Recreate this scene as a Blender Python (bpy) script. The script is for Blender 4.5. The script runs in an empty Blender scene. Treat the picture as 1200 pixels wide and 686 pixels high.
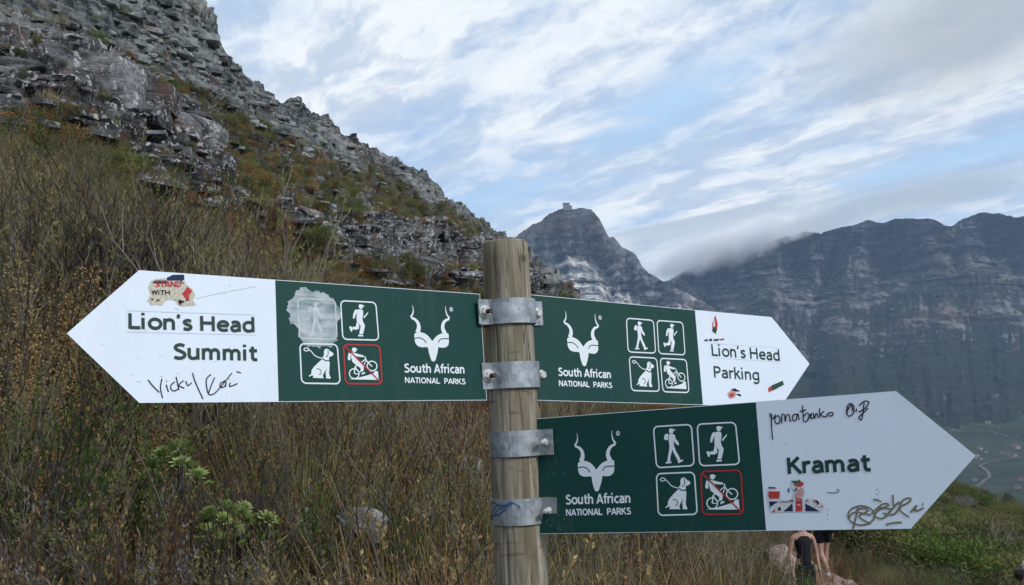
import bpy, bmesh, math, random
import numpy as np
from mathutils import Vector, Matrix
random.seed(7); rs = np.random.RandomState(7)
sc = bpy.context.scene
COL = sc.collection
# ---------------------------------------------------------------- camera
F = 1200.0; PITCH = math.radians(7.0); ROLL = math.radians(2.5)
CAM = np.array([0, 0, 1.6])
_f = np.array([0, math.cos(PITCH), math.sin(PITCH)]); _r = np.array([1., 0, 0]); _u = np.cross(_r, _f)
_r2 = _r*math.cos(ROLL)-_u*math.sin(ROLL); _u2 = _u*math.cos(ROLL)+_r*math.sin(ROLL)
RC = np.array([_r2, _u2, -_f]).T
cam_d = bpy.data.cameras.new('camera'); cam = bpy.data.objects.new('camera', cam_d); COL.objects.link(cam)
M4 = np.eye(4); M4[:3, :3] = RC; M4[:3, 3] = CAM
cam.matrix_world = Matrix(M4.tolist())
cam_d.sensor_width = 36; cam_d.lens = 36*F/1200; cam_d.clip_start = .05; cam_d.clip_end = 60000
sc.camera = cam
# ---------------------------------------------------------------- light
SUN_EL = math.radians(36); SUN_AZ = math.radians(130)   # compass angle from +Y towards +X
sd = bpy.data.lights.new('sun', 'SUN'); sd.energy = 1.5; sd.angle = math.radians(10); sd.color = (1, .96, .9)
so = bpy.data.objects.new('sun', sd); COL.objects.link(so)
sdir = Vector((math.sin(SUN_AZ)*math.cos(SUN_EL), math.cos(SUN_AZ)*math.cos(SUN_EL), math.sin(SUN_EL)))
so.rotation_euler = sdir.to_track_quat('Z', 'Y').to_euler()
sc.view_settings.view_transform = 'Standard'; sc.view_settings.look = 'None'
sc.view_settings.exposure = 0.5; sc.view_settings.gamma = 1
sc.cycles.use_denoising = True
sc.cycles.max_bounces = 6; sc.cycles.transparent_max_bounces = 8; sc.cycles.volume_bounces = 4; sc.cycles.max_bounces = 7

class NT:
    """small helper round a node tree"""
    def __init__(s, tree): s.t = tree; s.n = tree.nodes; s.l = tree.links
    def node(s, typ, **kw):
        n = s.n.new(typ)
        for k, v in kw.items():
            if k.startswith('_'): setattr(n, k[1:], v)
        for k, v in kw.items():
            if not k.startswith('_'):
                key = int(k[1:]) if k[0] == 'i' and k[1:].isdigit() else k.replace('__', ' ')
                s.set(n.inputs[key], v)
        return n
    def set(s, inp, v):
        if isinstance(v, bpy.types.NodeSocket): s.l.new(v, inp)
        elif isinstance(v, bpy.types.Node): s.l.new(v.outputs[0], inp)
        else: inp.default_value = v
    def math(s, op, a, b=0., c=None, clamp=False):
        n = s.n.new('ShaderNodeMath'); n.operation = op; n.use_clamp = clamp
        s.set(n.inputs[0], a); s.set(n.inputs[1], b)
        if c is not None: s.set(n.inputs[2], c)
        return n.outputs[0]
    def noise(s, vec, scale, detail=4, rough=.55, dist=0.):
        n = s.n.new('ShaderNodeTexNoise'); n.inputs['Scale'].default_value = scale
        n.inputs['Detail'].default_value = detail; n.inputs['Roughness'].default_value = rough; n.inputs['Distortion'].default_value = dist
        if vec is not None: s.set(n.inputs['Vector'], vec)
        return n.outputs['Fac']
    def ramp(s, fac, stops, interp='LINEAR'):
        n = s.n.new('ShaderNodeValToRGB'); n.color_ramp.interpolation = interp
        e = n.color_ramp.elements
        while len(e) < len(stops): e.new(.5)
        for k, (p, c) in enumerate(stops):
            e[k].position = p; e[k].color = (c, c, c, 1) if isinstance(c, (int, float)) else (*c, 1)
        s.set(n.inputs[0], fac); return n.outputs[0]
    def mix(s, fac, a, b, mode='MIX'):
        n = s.n.new('ShaderNodeMix'); n.data_type = 'RGBA'; n.blend_type = mode
        s.set(n.inputs[0], fac)
        for i, v in ((6, a), (7, b)):
            if isinstance(v, tuple) and len(v) == 3: v = (*v, 1)
            s.set(n.inputs[i], v)
        return n.outputs[2]
    def vmath(s, op, a, b=None, scale=None):
        n = s.n.new('ShaderNodeVectorMath'); n.operation = op
        s.set(n.inputs[0], a)
        if b is not None: s.set(n.inputs[1], b)
        if scale is not None: s.set(n.inputs['Scale'], scale)
        return n.outputs[0]
    def mapr(s, v, a, b, c=0., d=1.):
        n = s.n.new('ShaderNodeMapRange'); n.interpolation_type = 'SMOOTHSTEP'
        s.set(n.inputs[0], v); n.inputs[1].default_value = a; n.inputs[2].default_value = b
        n.inputs[3].default_value = c; n.inputs[4].default_value = d
        return n.outputs[0]

# ---------------------------------------------------------------- sky: nishita air with thin streaky cloud
world = bpy.data.worlds.new('World'); sc.world = world; world.use_nodes = True
w = NT(world.node_tree); w.n.clear()
sky = w.node('ShaderNodeTexSky', _sky_type='NISHITA', _sun_disc=False, _sun_elevation=SUN_EL, _sun_rotation=SUN_AZ, _altitude=300., _dust_density=1.5, _air_density=1.0)
tc = w.node('ShaderNodeTexCoord'); D = tc.outputs['Generated']
sep = w.node('ShaderNodeSeparateXYZ'); w.set(sep.inputs[0], D)
X, Y, Z = sep.outputs
zz = w.math('ADD', w.math('MAXIMUM', Z, 0.), .05)
px = w.math('DIVIDE', X, zz); py = w.math('DIVIDE', Y, zz)
A0 = math.radians(-33)
al = w.math('ADD', w.math('MULTIPLY', px, math.sin(A0)), w.math('MULTIPLY', py, math.cos(A0)))     # along the streaks
ac = w.math('ADD', w.math('MULTIPLY', px, math.cos(A0)), w.math('MULTIPLY', py, -math.sin(A0)))    # across them
def streakvec(sa, sx, off):
    c = w.node('ShaderNodeCombineXYZ'); w.set(c.inputs[0], w.math('MULTIPLY', al, sa)); w.set(c.inputs[1], w.math('MULTIPLY', ac, sx)); c.inputs[2].default_value = off
    return c.outputs[0]
n1 = w.noise(streakvec(.30, .85, 3.1), 1.0, 4, .55, .25)       # broad bands
n2 = w.noise(w.vmath('ADD', streakvec(1.5, 3.0, 7.7), w.vmath('SCALE', w.node('ShaderNodeTexNoise', Vector=D, Scale=7., Detail=3.).outputs['Color'], scale=.9)), 1.0, 9, .66, .15)      # wisps
n3 = w.noise(streakvec(.5, .8, 1.3), 1.0, 4, .5, .4)
cov = w.math('ADD', w.math('MULTIPLY', n1, .60), w.math('MULTIPLY', n2, .62))
thick = w.mapr(cov, .48, .72)
thick = w.math('MAXIMUM', thick, w.mapr(Z, .26, .02, 0., .75))           # the veil thickens to the horizon
veil = w.math('ADD', w.math('MULTIPLY', thick, .62), .34)
shade = w.math('MULTIPLY', w.mapr(n3, .35, .7), w.mapr(n2, .75, .35))
n4 = w.noise(w.vmath('ADD', streakvec(3.2, 6.5, 2.2), w.vmath('SCALE', w.node('ShaderNodeTexNoise', Vector=D, Scale=16., Detail=3.).outputs['Color'], scale=1.2)), 1.0, 7, .62, .1)
ccol = w.mix(w.math('MULTIPLY', w.mapr(w.math('ADD', w.math('MULTIPLY', n4, .75), w.math('MULTIPLY', n3, .25)), .57, .40), .9), (7.3, 7.55, 7.6), (4.1, 4.85, 5.9))
base = w.mix(veil, w.mix(.42, sky.outputs[0], (3.2, 5.2, 8.6)), ccol)
# smooth lens-shaped bank lying over the far saddle, and grey scraps higher to the right; azimuth and elevation in degrees
az = w.math('MULTIPLY', w.math('ARCTAN2', X, Y), 57.2958)
el = w.math('MULTIPLY', w.math('ARCSINE', Z), 57.2958)
def blob(a, e, ra, re, tilt, edge=.35, amp=.5, ns=5.):
    ca, sa = math.cos(math.radians(tilt)), math.sin(math.radians(tilt))
    da = w.math('SUBTRACT', az, a); de = w.math('SUBTRACT', el, e)
    u = w.math('DIVIDE', w.math('ADD', w.math('MULTIPLY', da, ca), w.math('MULTIPLY', de, sa)), ra)
    v = w.math('DIVIDE', w.math('SUBTRACT', w.math('MULTIPLY', de, ca), w.math('MULTIPLY', da, sa)), re)
    d = w.math('SQRT', w.math('ADD', w.math('MULTIPLY', u, u), w.math('MULTIPLY', v, v)))
    if amp: d = w.math('ADD', d, w.math('MULTIPLY', w.math('SUBTRACT', w.noise(D, ns, 6, .6), .5), amp))
    return w.mapr(d, 1+edge, 1-edge)
blue = w.math('MAXIMUM', blob(24.5, 12.35, 6.5, .55, 7.5, .5, .7), w.math('MAXIMUM', blob(3.0, 14.2, 7.5, 1.5, 22, .9, 1.3), blob(8.5, 16.3, 5., 1.2, 20, .9, 1.3)))
base = w.mix(w.math('MULTIPLY', blue, w.mapr(n2, .60, .42, .0, .78)), base, (3.5, 5.2, 7.1))
e0 = w.math('ADD', w.math('MULTIPLY', az, .125), 9.42)
dd = w.math('SUBTRACT', e0, el)
bank = w.math('MULTIPLY', w.mapr(dd, -.04, .22), w.mapr(dd, 2.8, .3))
bank = w.math('MULTIPLY', bank, w.math('MULTIPLY', w.mapr(az, 4.5, 7.5), w.mapr(az, 21.5, 13.)))
base = w.mix(w.math('MULTIPLY', bank, .85), base, (3.9, 4.6, 5.3))
base = w.mix(w.math('MULTIPLY', blob(12.0, 9.0, 5.0, .8, 14, .45, 1.3, 22.), .8), base, (6.4, 6.8, 7.1))
base = w.mix(w.math('MULTIPLY', blob(13.6, 8.55, 6.4, .80, 15, .45, 1.2, 22.), .9), base, (3.3, 3.85, 4.45))
base = w.mix(w.math('MULTIPLY', blob(22.5, 10.6, 4.6, .8, 4, .6, 1.1, 12.), .85), base, (3.5, 4.1, 4.8))
base = w.mix(w.math('MULTIPLY', blob(25.5, 18.6, 7.0, 2.6, 12, .8, 1.8, 7.), .85), base, (3.5, 3.85, 4.1))
bg = w.node('ShaderNodeBackground', Strength=.1); w.set(bg.inputs[0], base)
wo = w.node('ShaderNodeOutputWorld'); w.l.new(bg.outputs[0], wo.inputs[0])

# ---------------------------------------------------------------- numeric helpers
def ray(u, v): return RC @ np.array([(u-600)/F, -(v-343)/F, -1.])
def at(u, v, Yd):                       # world point seen at photo pixel (u, v), Yd metres ahead
    d = ray(u, v); return CAM + d*(Yd/d[1])
_perm = np.random.RandomState(3).permutation(256); _perm = np.concatenate([_perm]*3)
_gr = np.random.RandomState(4).normal(size=(256, 3)); _gr /= np.linalg.norm(_gr, axis=1)[:, None]
def pn(x, y, z=0.):
    x, y, z = np.broadcast_arrays(np.asarray(x, float), y, z)
    xi, yi, zi = np.floor(x).astype(int), np.floor(y).astype(int), np.floor(z).astype(int)
    xf, yf, zf = x-xi, y-yi, z-zi
    fx, fy, fz = [t*t*t*(t*(t*6-15)+10) for t in (xf, yf, zf)]
    out = 0
    for i in (0, 1):
        wx = fx if i else 1-fx
        for j in (0, 1):
            wy = fy if j else 1-fy
            for k in (0, 1):
                wz = fz if k else 1-fz
                h = _perm[_perm[_perm[(xi+i) & 255]+((yi+j) & 255)]+((zi+k) & 255)]
                g = _gr[h]
                out = out + wx*wy*wz*(g[..., 0]*(xf-i)+g[..., 1]*(yf-j)+g[..., 2]*(zf-k))
    return out*1.5
def fbm(x, y, z=0., o=4, g=.5, l=2.03):
    a, s, t = 1., 0., 0.
    for k in range(o):
        s = s+a*pn(x, y, np.asarray(z)+k*17.3); x, y, z = x*l, y*l, np.asarray(z)*l; t += a; a *= g
    return s/t
def ridged(x, y, z=0., o=4):
    a, s, t = 1., 0., 0.
    for k in range(o):
        s = s+a*(1-np.abs(pn(x, y, np.asarray(z)+k*9.1))*2); x, y, z = x*2.1, y*2.1, np.asarray(z)*2.1; t += a; a *= .5
    return s/t
def sstep(x, a, b):
    t = np.clip((x-a)/(b-a), 0, 1); return t*t*(3-2*t)

def tag(o, label=None, cat=None, group=None, kind=None):
    if label: o['label'] = label
    if cat: o['category'] = cat
    if group: o['group'] = group
    if kind: o['kind'] = kind
    return o
def np_mesh(name, V, Fc, mats, smooth=False, midx=None, attrs=None):
    """V (n,3); Fc an (m,k) array of equal-sided faces or a list of faces"""
    me = bpy.data.meshes.new(name)
    V = np.asarray(V, dtype=np.float32)
    if isinstance(Fc, np.ndarray):
        m, k = Fc.shape
        me.vertices.add(len(V)); me.vertices.foreach_set('co', V.ravel())
        me.loops.add(m*k); me.loops.foreach_set('vertex_index', Fc.astype(np.int32).ravel())
        me.polygons.add(m); me.polygons.foreach_set('loop_start', np.arange(0, m*k, k, dtype=np.int32))
        me.update(calc_edges=True)
    else:
        me.from_pydata([tuple(map(float, v)) for v in V], [], [tuple(int(q) for q in f) for f in Fc])
    for mt in (mats if isinstance(mats, (list, tuple)) else [mats]): me.materials.append(mt)
    if midx is not None: me.polygons.foreach_set('material_index', np.asarray(midx, dtype=np.int32))
    if smooth: me.polygons.foreach_set('use_smooth', np.ones(len(me.polygons), dtype=bool))
    if attrs:
        for an, av in attrs.items():
            a = me.attributes.new(an, 'FLOAT', 'POINT'); a.data.foreach_set('value', np.asarray(av, dtype=np.float32).ravel())
    me.update()
    return me
def link(name, me, parent=None, loc=None):
    o = bpy.data.objects.new(name, me); COL.objects.link(o)
    if parent is not None: o.parent = parent
    if loc is not None: o.location = loc
    return o
def empty(name, loc, label, cat, group=None):
    o = bpy.data.objects.new(name, None); COL.objects.link(o); o.location = loc; o.empty_display_size = .2
    return tag(o, label, cat, group)
def grid_faces(nr, nc):
    i = np.arange(nr-1)[:, None]*nc+np.arange(nc-1)[None, :]
    return np.stack([i, i+1, i+nc+1, i+nc], -1).reshape(-1, 4)

# ---------------------------------------------------------------- materials
def mat(name):
    m = bpy.data.materials.new(name); m.use_nodes = True
    t = NT(m.node_tree); b = t.n['Principled BSDF']; b.inputs['Roughness'].default_value = .8
    return m, t, b
def objc(t): return t.node('ShaderNodeTexCoord').outputs['Object']
def bump(t, b, h, s, d):
    n = t.n.new('ShaderNodeBump'); n.inputs['Strength'].default_value = s; n.inputs['Distance'].default_value = d
    t.set(n.inputs['Height'], h); t.l.new(n.outputs[0], b.inputs['Normal'])
def flat(name, c, rough=.6, spec=.3, var=0.06, vs=60., metal=0.):
    m, t, b = mat(name)
    n = t.noise(objc(t), vs, 3)
    lo = tuple(x*(1-var*2) for x in c); hi = tuple(min(1, x*(1+var*2)) for x in c)
    t.set(b.inputs['Base Color'], t.ramp(n, [(.3, lo), (.7, hi)]))
    b.inputs['Roughness'].default_value = rough; b.inputs['Specular IOR Level'].default_value = spec; b.inputs['Metallic'].default_value = metal
    return m

def rock_nodes(t, c, tone, pale):
    """weathered bedded sandstone; returns colour and height"""
    mp = t.node('ShaderNodeMapping'); t.set(mp.inputs[0], c); mp.inputs['Scale'].default_value = (.3, .3, 2.4); mp.inputs['Rotation'].default_value = (.03, .06, 0)
    strat = t.noise(mp.outputs[0], 1., 6, .6, .5); n1 = t.noise(c, .35, 6, .6); n5 = t.noise(c, 1.1, 7, .66); n4 = t.noise(c, 3.4, 7, .66); n6 = t.noise(c, .9, 4, .5)
    f = t.math('ADD', t.math('MULTIPLY', strat, .42), t.math('MULTIPLY', n5, .58))
    if tone is not None: f = t.math('ADD', f, t.math('MULTIPLY', t.math('SUBTRACT', tone, .5), .20))
    rk = t.ramp(f, [(.39, (.016, .016, .018)), (.47, (.058, .058, .062)), (.56, (.125, .125, .130)), (.65, (.24, .242, .245))])
    rk = t.mix(t.math('MULTIPLY', t.mapr(n1, .54, .66), .6), rk, (.14, .082, .055))
    rk = t.mix(t.math('MULTIPLY', t.mapr(n4, .53, .58), t.mapr(n6, .42, .58, .1, .95)), rk, (.46, .475, .48))
    rp = t.ramp(f, [(.39, (.034, .039, .041)), (.48, (.125, .138, .141)), (.61, (.28, .305, .305))])
    rp = t.mix(t.math('MULTIPLY', t.mapr(n1, .56, .66), .35), rp, (.22, .15, .11))
    rp = t.mix(t.math('MULTIPLY', t.mapr(n4, .57, .66), .6), rp, (.07, .08, .075))
    if isinstance(pale, (int, float)): col = t.mix(float(pale), rk, rp)
    else: col = t.mix(t.math('MULTIPLY', pale, t.mapr(t.noise(c, .09, 3, .5), .34, .46)), rk, rp)
    return col, t.math('ADD', strat, t.math('ADD', n5, t.math('MULTIPLY', n4, .4)))
def rock_material(name, pale):
    m, t, b = mat(name); c = t.node('ShaderNodeNewGeometry').outputs['Position']
    col, h = rock_nodes(t, c, t.node('ShaderNodeObjectInfo').outputs['Random'], pale)
    t.set(b.inputs['Base Color'], col); b.inputs['Roughness'].default_value = .93; b.inputs['Specular IOR Level'].default_value = .15
    bump(t, b, h, 1., .26); return m
M = {}
M['rock'] = rock_material('sandstone', 0.)
M['rock_pale'] = rock_material('pale sandstone', 1.)

def ground_material():
    m, t, b = mat('hillside ground')
    c = t.node('ShaderNodeNewGeometry').outputs['Position']
    A = lambda n_: t.node('ShaderNodeAttribute', _attribute_name=n_).outputs['Fac']
    n1 = t.noise(c, .35, 6, .6); n2 = t.noise(c, 3.5, 6, .65); n3 = t.noise(c, 22., 4, .6)
    soil = t.ramp(n2, [(.3, (.030, .024, .017)), (.5, (.055, .046, .030)), (.68, (.10, .085, .055))])
    soil = t.mix(t.mapr(n1, .45, .6), soil, (.050, .056, .028))
    soil = t.mix(t.math('MULTIPLY', t.mapr(n3, .58, .7), .4), soil, (.14, .125, .10))
    rk, hrk = rock_nodes(t, c, A('tone'), A('pale'))
    path = t.ramp(n2, [(.3, (.25, .165, .13)), (.7, (.42, .30, .25))])
    # valley: woods, dry grass, pale scars
    v1 = t.noise(c, .006, 8, .62); v2 = t.noise(c, .03, 6, .65); v3 = t.noise(c, .12, 4, .6)
    val = t.ramp(v1, [(.35, (.020, .032, .020)), (.5, (.038, .052, .028)), (.62, (.055, .060, .036))])
    val = t.mix(t.mapr(v2, .52, .62), val, (.018, .03, .018))
    val = t.mix(t.math('MULTIPLY', t.mapr(v3, .60, .68), .35), val, (.12, .11, .085))
    col = t.mix(A('rock'), soil, rk); col = t.mix(A('far'), col, val); col = t.mix(A('path'), col, path)
    t.set(b.inputs['Base Color'], col); b.inputs['Roughness'].default_value = .95; b.inputs['Specular IOR Level'].default_value = .1
    bump(t, b, t.math('ADD', hrk, n2), .8, .22)
    return m
M['ground'] = ground_material()

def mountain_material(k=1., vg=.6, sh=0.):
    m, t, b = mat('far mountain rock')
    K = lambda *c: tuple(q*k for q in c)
    c = t.node('ShaderNodeNewGeometry').outputs['Position']
    nz = t.node('ShaderNodeSeparateXYZ'); t.set(nz.inputs[0], t.node('ShaderNodeNewGeometry').outputs['Normal'])
    wv = t.node('ShaderNodeTexNoise', Scale=.004, Detail=4.); t.set(wv.inputs['Vector'], c)
    cw = t.vmath('ADD', t.vmath('ADD', c, (sh, sh, sh)), t.vmath('SCALE', wv.outputs['Color'], scale=60.))
    mp = t.node('ShaderNodeMapping'); t.set(mp.inputs[0], cw); mp.inputs['Scale'].default_value = (.007, .007, .055); mp.inputs['Rotation'].default_value = (.02, .10, 0)
    st = t.noise(mp.outputs[0], 1., 8, .62, .2)
    mq = t.node('ShaderNodeMapping'); t.set(mq.inputs[0], cw); mq.inputs['Scale'].default_value = (.028, .010, .006)
    vt = t.noise(mq.outputs[0], 1., 6, .62, .3)
    big = t.noise(c, .0048, 5, .62); n2 = t.noise(c, .04, 6, .66)
    f = t.math('ADD', t.math('MULTIPLY', st, .42), t.math('ADD', t.math('MULTIPLY', vt, .34), t.math('MULTIPLY', n2, .24)))
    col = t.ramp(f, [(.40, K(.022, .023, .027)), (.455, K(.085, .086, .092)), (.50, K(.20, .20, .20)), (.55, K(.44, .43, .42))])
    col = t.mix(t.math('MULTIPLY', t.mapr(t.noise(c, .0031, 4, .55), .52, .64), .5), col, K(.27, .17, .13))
    veg = t.ramp(n2, [(.35, (.020, .028, .020)), (.6, (.042, .050, .032)), (.75, (.085, .078, .055))])
    pz = t.node('ShaderNodeSeparateXYZ'); t.set(pz.inputs[0], c)
    s = t.math('ADD', t.math('ADD', nz.outputs[2], t.mapr(pz.outputs[2], 260, 20, 0., .4)), t.math('ADD', t.math('MULTIPLY', t.math('SUBTRACT', n2, .5), .8), t.math('MULTIPLY', t.math('SUBTRACT', big, .5), 1.9)))
    col = t.mix(t.mapr(s, vg, vg+.2), col, veg)
    t.set(b.inputs['Base Color'], col); b.inputs['Roughness'].default_value = 1; b.inputs['Specular IOR Level'].default_value = .05
    bump(t, b, t.math('ADD', st, t.math('ADD', vt, t.math('MULTIPLY', n2, .6))), 1., 26.)
    return m
M['mount'] = mountain_material(1.95, 1.02, 930.); M['range'] = mountain_material(.55, .70)  # range rock takes a darker tint, cloud shadow put into its colour

def leafmat(name, stops, transl=.25, rough=.75, noise_scale=9.):
    m, t, b = mat(name)
    oi = t.node('ShaderNodeObjectInfo').outputs['Random']
    n = t.noise(objc(t), noise_scale, 3)
    f = t.math('ADD', t.math('MULTIPLY', oi, .62), t.math('MULTIPLY', n, .45), clamp=True)
    col = t.ramp(f, stops)
    t.set(b.inputs['Base Color'], col); b.inputs['Roughness'].default_value = rough; b.inputs['Specular IOR Level'].default_value = .25
    if transl:
        tr = t.node('ShaderNodeBsdfTranslucent'); t.set(tr.inputs[0], col)
        mx = t.node('ShaderNodeMixShader'); mx.inputs[0].default_value = transl
        t.l.new(b.outputs[0], mx.inputs[1]); t.l.new(tr.outputs[0], mx.inputs[2]); t.l.new(mx.outputs[0], t.n['Material Output'].inputs[0])
    return m
M['olive'] = leafmat('olive foliage', [(0.1, (0.0822, 0.0896, 0.0281)), (0.4, (0.137, 0.1469, 0.0477)), (0.7, (0.21, 0.2006, 0.073)), (1, (0.2921, 0.2686, 0.1124))])
M['green'] = leafmat('fresh green foliage', [(0.1, (0.0498, 0.0837, 0.0187)), (0.5, (0.0914, 0.1444, 0.0292)), (0.9, (0.166, 0.2238, 0.0468))])
M['bright'] = leafmat('bright rosette leaves', [(.1, (.14, .20, .055)), (.5, (.25, .33, .10)), (.9, (.38, .44, .18))], .3, .5)
M['greyleaf'] = leafmat('grey lilac foliage', [(0.1, (0.143, 0.1375, 0.132)), (0.5, (0.22, 0.209, 0.209)), (0.9, (0.33, 0.308, 0.319))])
M['rust'] = leafmat('rust brown foliage', [(0.1, (0.1066, 0.0513, 0.0261)), (0.4, (0.2033, 0.1025, 0.0436)), (0.7, (0.3292, 0.1794, 0.0653)), (1, (0.4454, 0.2562, 0.1017))])
M['straw'] = leafmat('dry straw blades', [(0.1, (0.168, 0.1237, 0.0494)), (0.5, (0.3056, 0.2254, 0.0989)), (0.9, (0.4583, 0.3491, 0.1731))])
M['ochre'] = leafmat('ochre seed heads', [(0.1, (0.1771, 0.1075, 0.0379)), (0.5, (0.2909, 0.1898, 0.0696)), (0.9, (0.4048, 0.2783, 0.1265))])
M['yellowgreen'] = leafmat('yellow green reed', [(0.1, (0.115, 0.1092, 0.0287)), (0.5, (0.184, 0.1725, 0.0483)), (0.9, (0.276, 0.2415, 0.0805))])
M['darktwig'] = leafmat('dark twig bark', [(0.1, (0.0234, 0.0195, 0.0169)), (0.5, (0.0494, 0.0403, 0.0338)), (0.9, (0.091, 0.078, 0.065))], 0)
M['greytwig'] = leafmat('grey twig bark', [(0.1, (0.0815, 0.0699, 0.0536)), (0.5, (0.1427, 0.1255, 0.0967)), (0.9, (0.2309, 0.207, 0.1631))], 0)
M['redtwig'] = leafmat('maroon twig bark', [(0.1, (0.054, 0.0264, 0.024)), (0.5, (0.096, 0.048, 0.0408)), (0.9, (0.156, 0.09, 0.072))], 0)
M['forest'] = leafmat('dark slope bush foliage', [(0.1, (0.045, 0.0638, 0.0243)), (0.4, (0.0817, 0.0992, 0.0364)), (0.7, (0.143, 0.1453, 0.0516)), (1, (0.2552, 0.2038, 0.0836))])

# ---------------------------------------------------------------- terrain
_ctl = []
def px_pts(rows, drop=0.):
    for u, v, d in rows: p = at(u, v, d); _ctl.append((p[0], p[1], p[2]-drop))
def w_pts(*rows): _ctl.extend(rows)
w_pts((0, 0, 0), (0, 2.4, 0), (-2, 2.5, .35), (2, 2.5, -.4), (-5, 3, 1.1), (5, 3, -1.4), (0, -6, .2), (-8, -8, 2), (8, -8, -3), (-15, 0, 4.5), (15, 0, -5.5),
      (-3, 6, .95), (-1, 6, .40), (1, 6, -.1), (2.5, 6, -.9), (-5, 11, 2.4), (-2, 11, 1.3), (1, 11, .2), (3, 10, -1.0),
      (-10, 20, 5.2), (-5, 20, 3.6), (0, 20, 1.7), (3.2, 20, .2), (-14, 32, 9.0), (-7, 32, 6.4), (0, 34, 3.6), (5, 34, .6),
      (5.3, 10.5, -1.82), (4.6, 16, -1.86), (7.6, 24.7, -2.62), (4.4, 19, -1.2), (3.2, 2, -1.3), (12, 34, -3.5), (18, 50, -6.2),
      (-34, 30, 17), (-46, 48, 30), (30, 10, -11), (45, 30, -16), (40, 65, -14), (70, 100, -22), (25, -30, -9), (-30, -30, 12))
px_pts([(0, 190, 42), (100, 205, 45), (200, 235, 50), (300, 275, 55), (400, 300, 62), (480, 325, 70), (560, 345, 80), (640, 385, 92)])
px_pts([(0, 55, 52), (80, 70, 55), (150, 100, 59), (215, 150, 62), (300, 215, 70), (400, 268, 80), (480, 285, 92), (560, 296, 104), (615, 318, 112)])
px_pts([(0, 20, 72), (100, 40, 80), (200, 95, 98), (300, 160, 115), (400, 205, 130), (480, 238, 145), (540, 264, 155), (578, 288, 165)])
sky_rows = [(0, -250, 84), (100, -125, 92), (220, -2, 108), (255, 45, 114), (300, 97, 124), (350, 125, 132), (380, 155, 138), (400, 172, 139), (450, 185, 146), (500, 207, 152), (540, 238, 162), (565, 255, 168), (580, 282, 172), (605, 315, 176), (645, 352, 180), (700, 410, 184)]
px_pts(sky_rows)
for u, v, d in sky_rows[2:]:
    p = at(u, v, d); _ctl.append((p[0]*1.03, p[1]+16, p[2]-9))
px_pts([(1050, 655, 35), (1150, 632, 60), (1110, 578, 110), (1200, 597, 120), (1000, 540, 120), (1200, 700, 25), (1100, 705, 22), (1180, 648, 48), (1060, 600, 85)], .4)
w_pts((14, 130, -2), (30, 190, -14), (70, 160, -27), (-10, 240, 20), (40, 240, -30), (110, 190, -50), (-90, 60, 62), (-120, 150, 70), (-60, 215, 40))
_ctl = np.array(_ctl, float)
def _tps_k(a, b):
    d2 = ((a[:, None, :2]-b[None, :, :2])**2).sum(-1)
    return .5*d2*np.log(d2+1e-9)
def _tps_fit(P, lam=2.0):
    n = len(P); A = np.zeros((n+3, n+3)); A[:n, :n] = _tps_k(P, P)+lam*np.eye(n)*np.clip(np.hypot(P[:, 0], P[:, 1])/20, .02, 10)[:, None]
    A[:n, n] = 1; A[:n, n+1:n+3] = P[:, :2]; A[n:, :n] = A[:n, n:].T
    return np.linalg.solve(A, np.concatenate([P[:, 2], [0, 0, 0]]))
_w = _tps_fit(_ctl)
def tps(x, y):
    sh = np.shape(x); Q = np.stack([np.ravel(x), np.ravel(y)], -1).astype(float); out = np.empty(len(Q))
    for i in range(0, len(Q), 20000):
        q = Q[i:i+20000]; out[i:i+20000] = _tps_k(q, _ctl)@_w[:-3]+_w[-3]+q@_w[-2:]
    return out.reshape(sh)
def valley(x, y):
    r = np.hypot(x, y)
    rr = np.array([0, 130, 300, 700, 1300, 2100, 2600, 3000, 3500, 6000, 30000.])
    zz_ = np.array([-14, -24, -62, -120, -150, -140, -80, -10, 70, 60, 0.])
    z = np.interp(r, rr, zz_)
    z = z+sstep(r, 200, 900)*(fbm(x/420, y/420, 5.5, 5)*34+fbm(x/90, y/90, 2.5, 3)*5)
    z = z+46*np.exp(-((x-118)/130)**2-((y-560)/160)**2)
    return z
# cliff bands: lower outcrop A, upper cliff B (screen-free: distance from polylines in plan)
def band(rows, x, y, wd):
    P = np.array([at(*r)[:2] for r in rows]); best = np.full(np.shape(x), 1e9)
    for a, b in zip(P[:-1], P[1:]):
        d = b-a; t = np.clip(((x-a[0])*d[0]+(y-a[1])*d[1])/(d@d), 0, 1)
        best = np.minimum(best, np.hypot(x-a[0]-t*d[0], y-a[1]-t*d[1]))
    return sstep(best, wd, wd*.45)
# edges of the two cliffs, traced once and laid on the terrain: foot of the upper cliff, head and foot of the lower outcrop
CU = np.array([-400, -60, 0, 60, 120, 165, 200, 240, 290, 340, 380, 420, 470, 500, 540, 575, 640])
CV = np.array([60, 35, 38, 42, 55, 85, 102, 114, 142, 167, 187, 203, 226, 239, 247, 275, 340])
HU = np.array([-400, -60, 0, 40, 90, 150, 190, 225, 245, 255, 265, 290, 320, 350, 400, 440, 500, 575, 660])
HV = np.array([60, 40, 44, 47, 66, 96, 120, 136, 156, 180, 206, 232, 240, 250, 262, 268, 279, 290, 350])
LU = np.array([-400, 0, 60, 120, 160, 230, 300, 350, 420, 560, 660])
LV = np.array([170, 168, 168, 174, 218, 258, 272, 300, 328, 345, 362])
def px_of(x, y, z):
    q = (np.stack([x, y, z], -1)-CAM)@RC; w_ = np.maximum(-q[..., 2], .1); return 600+F*q[..., 0]/w_, 343-F*q[..., 1]/w_
def near_h(x, y): return tps(x, y)
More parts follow.
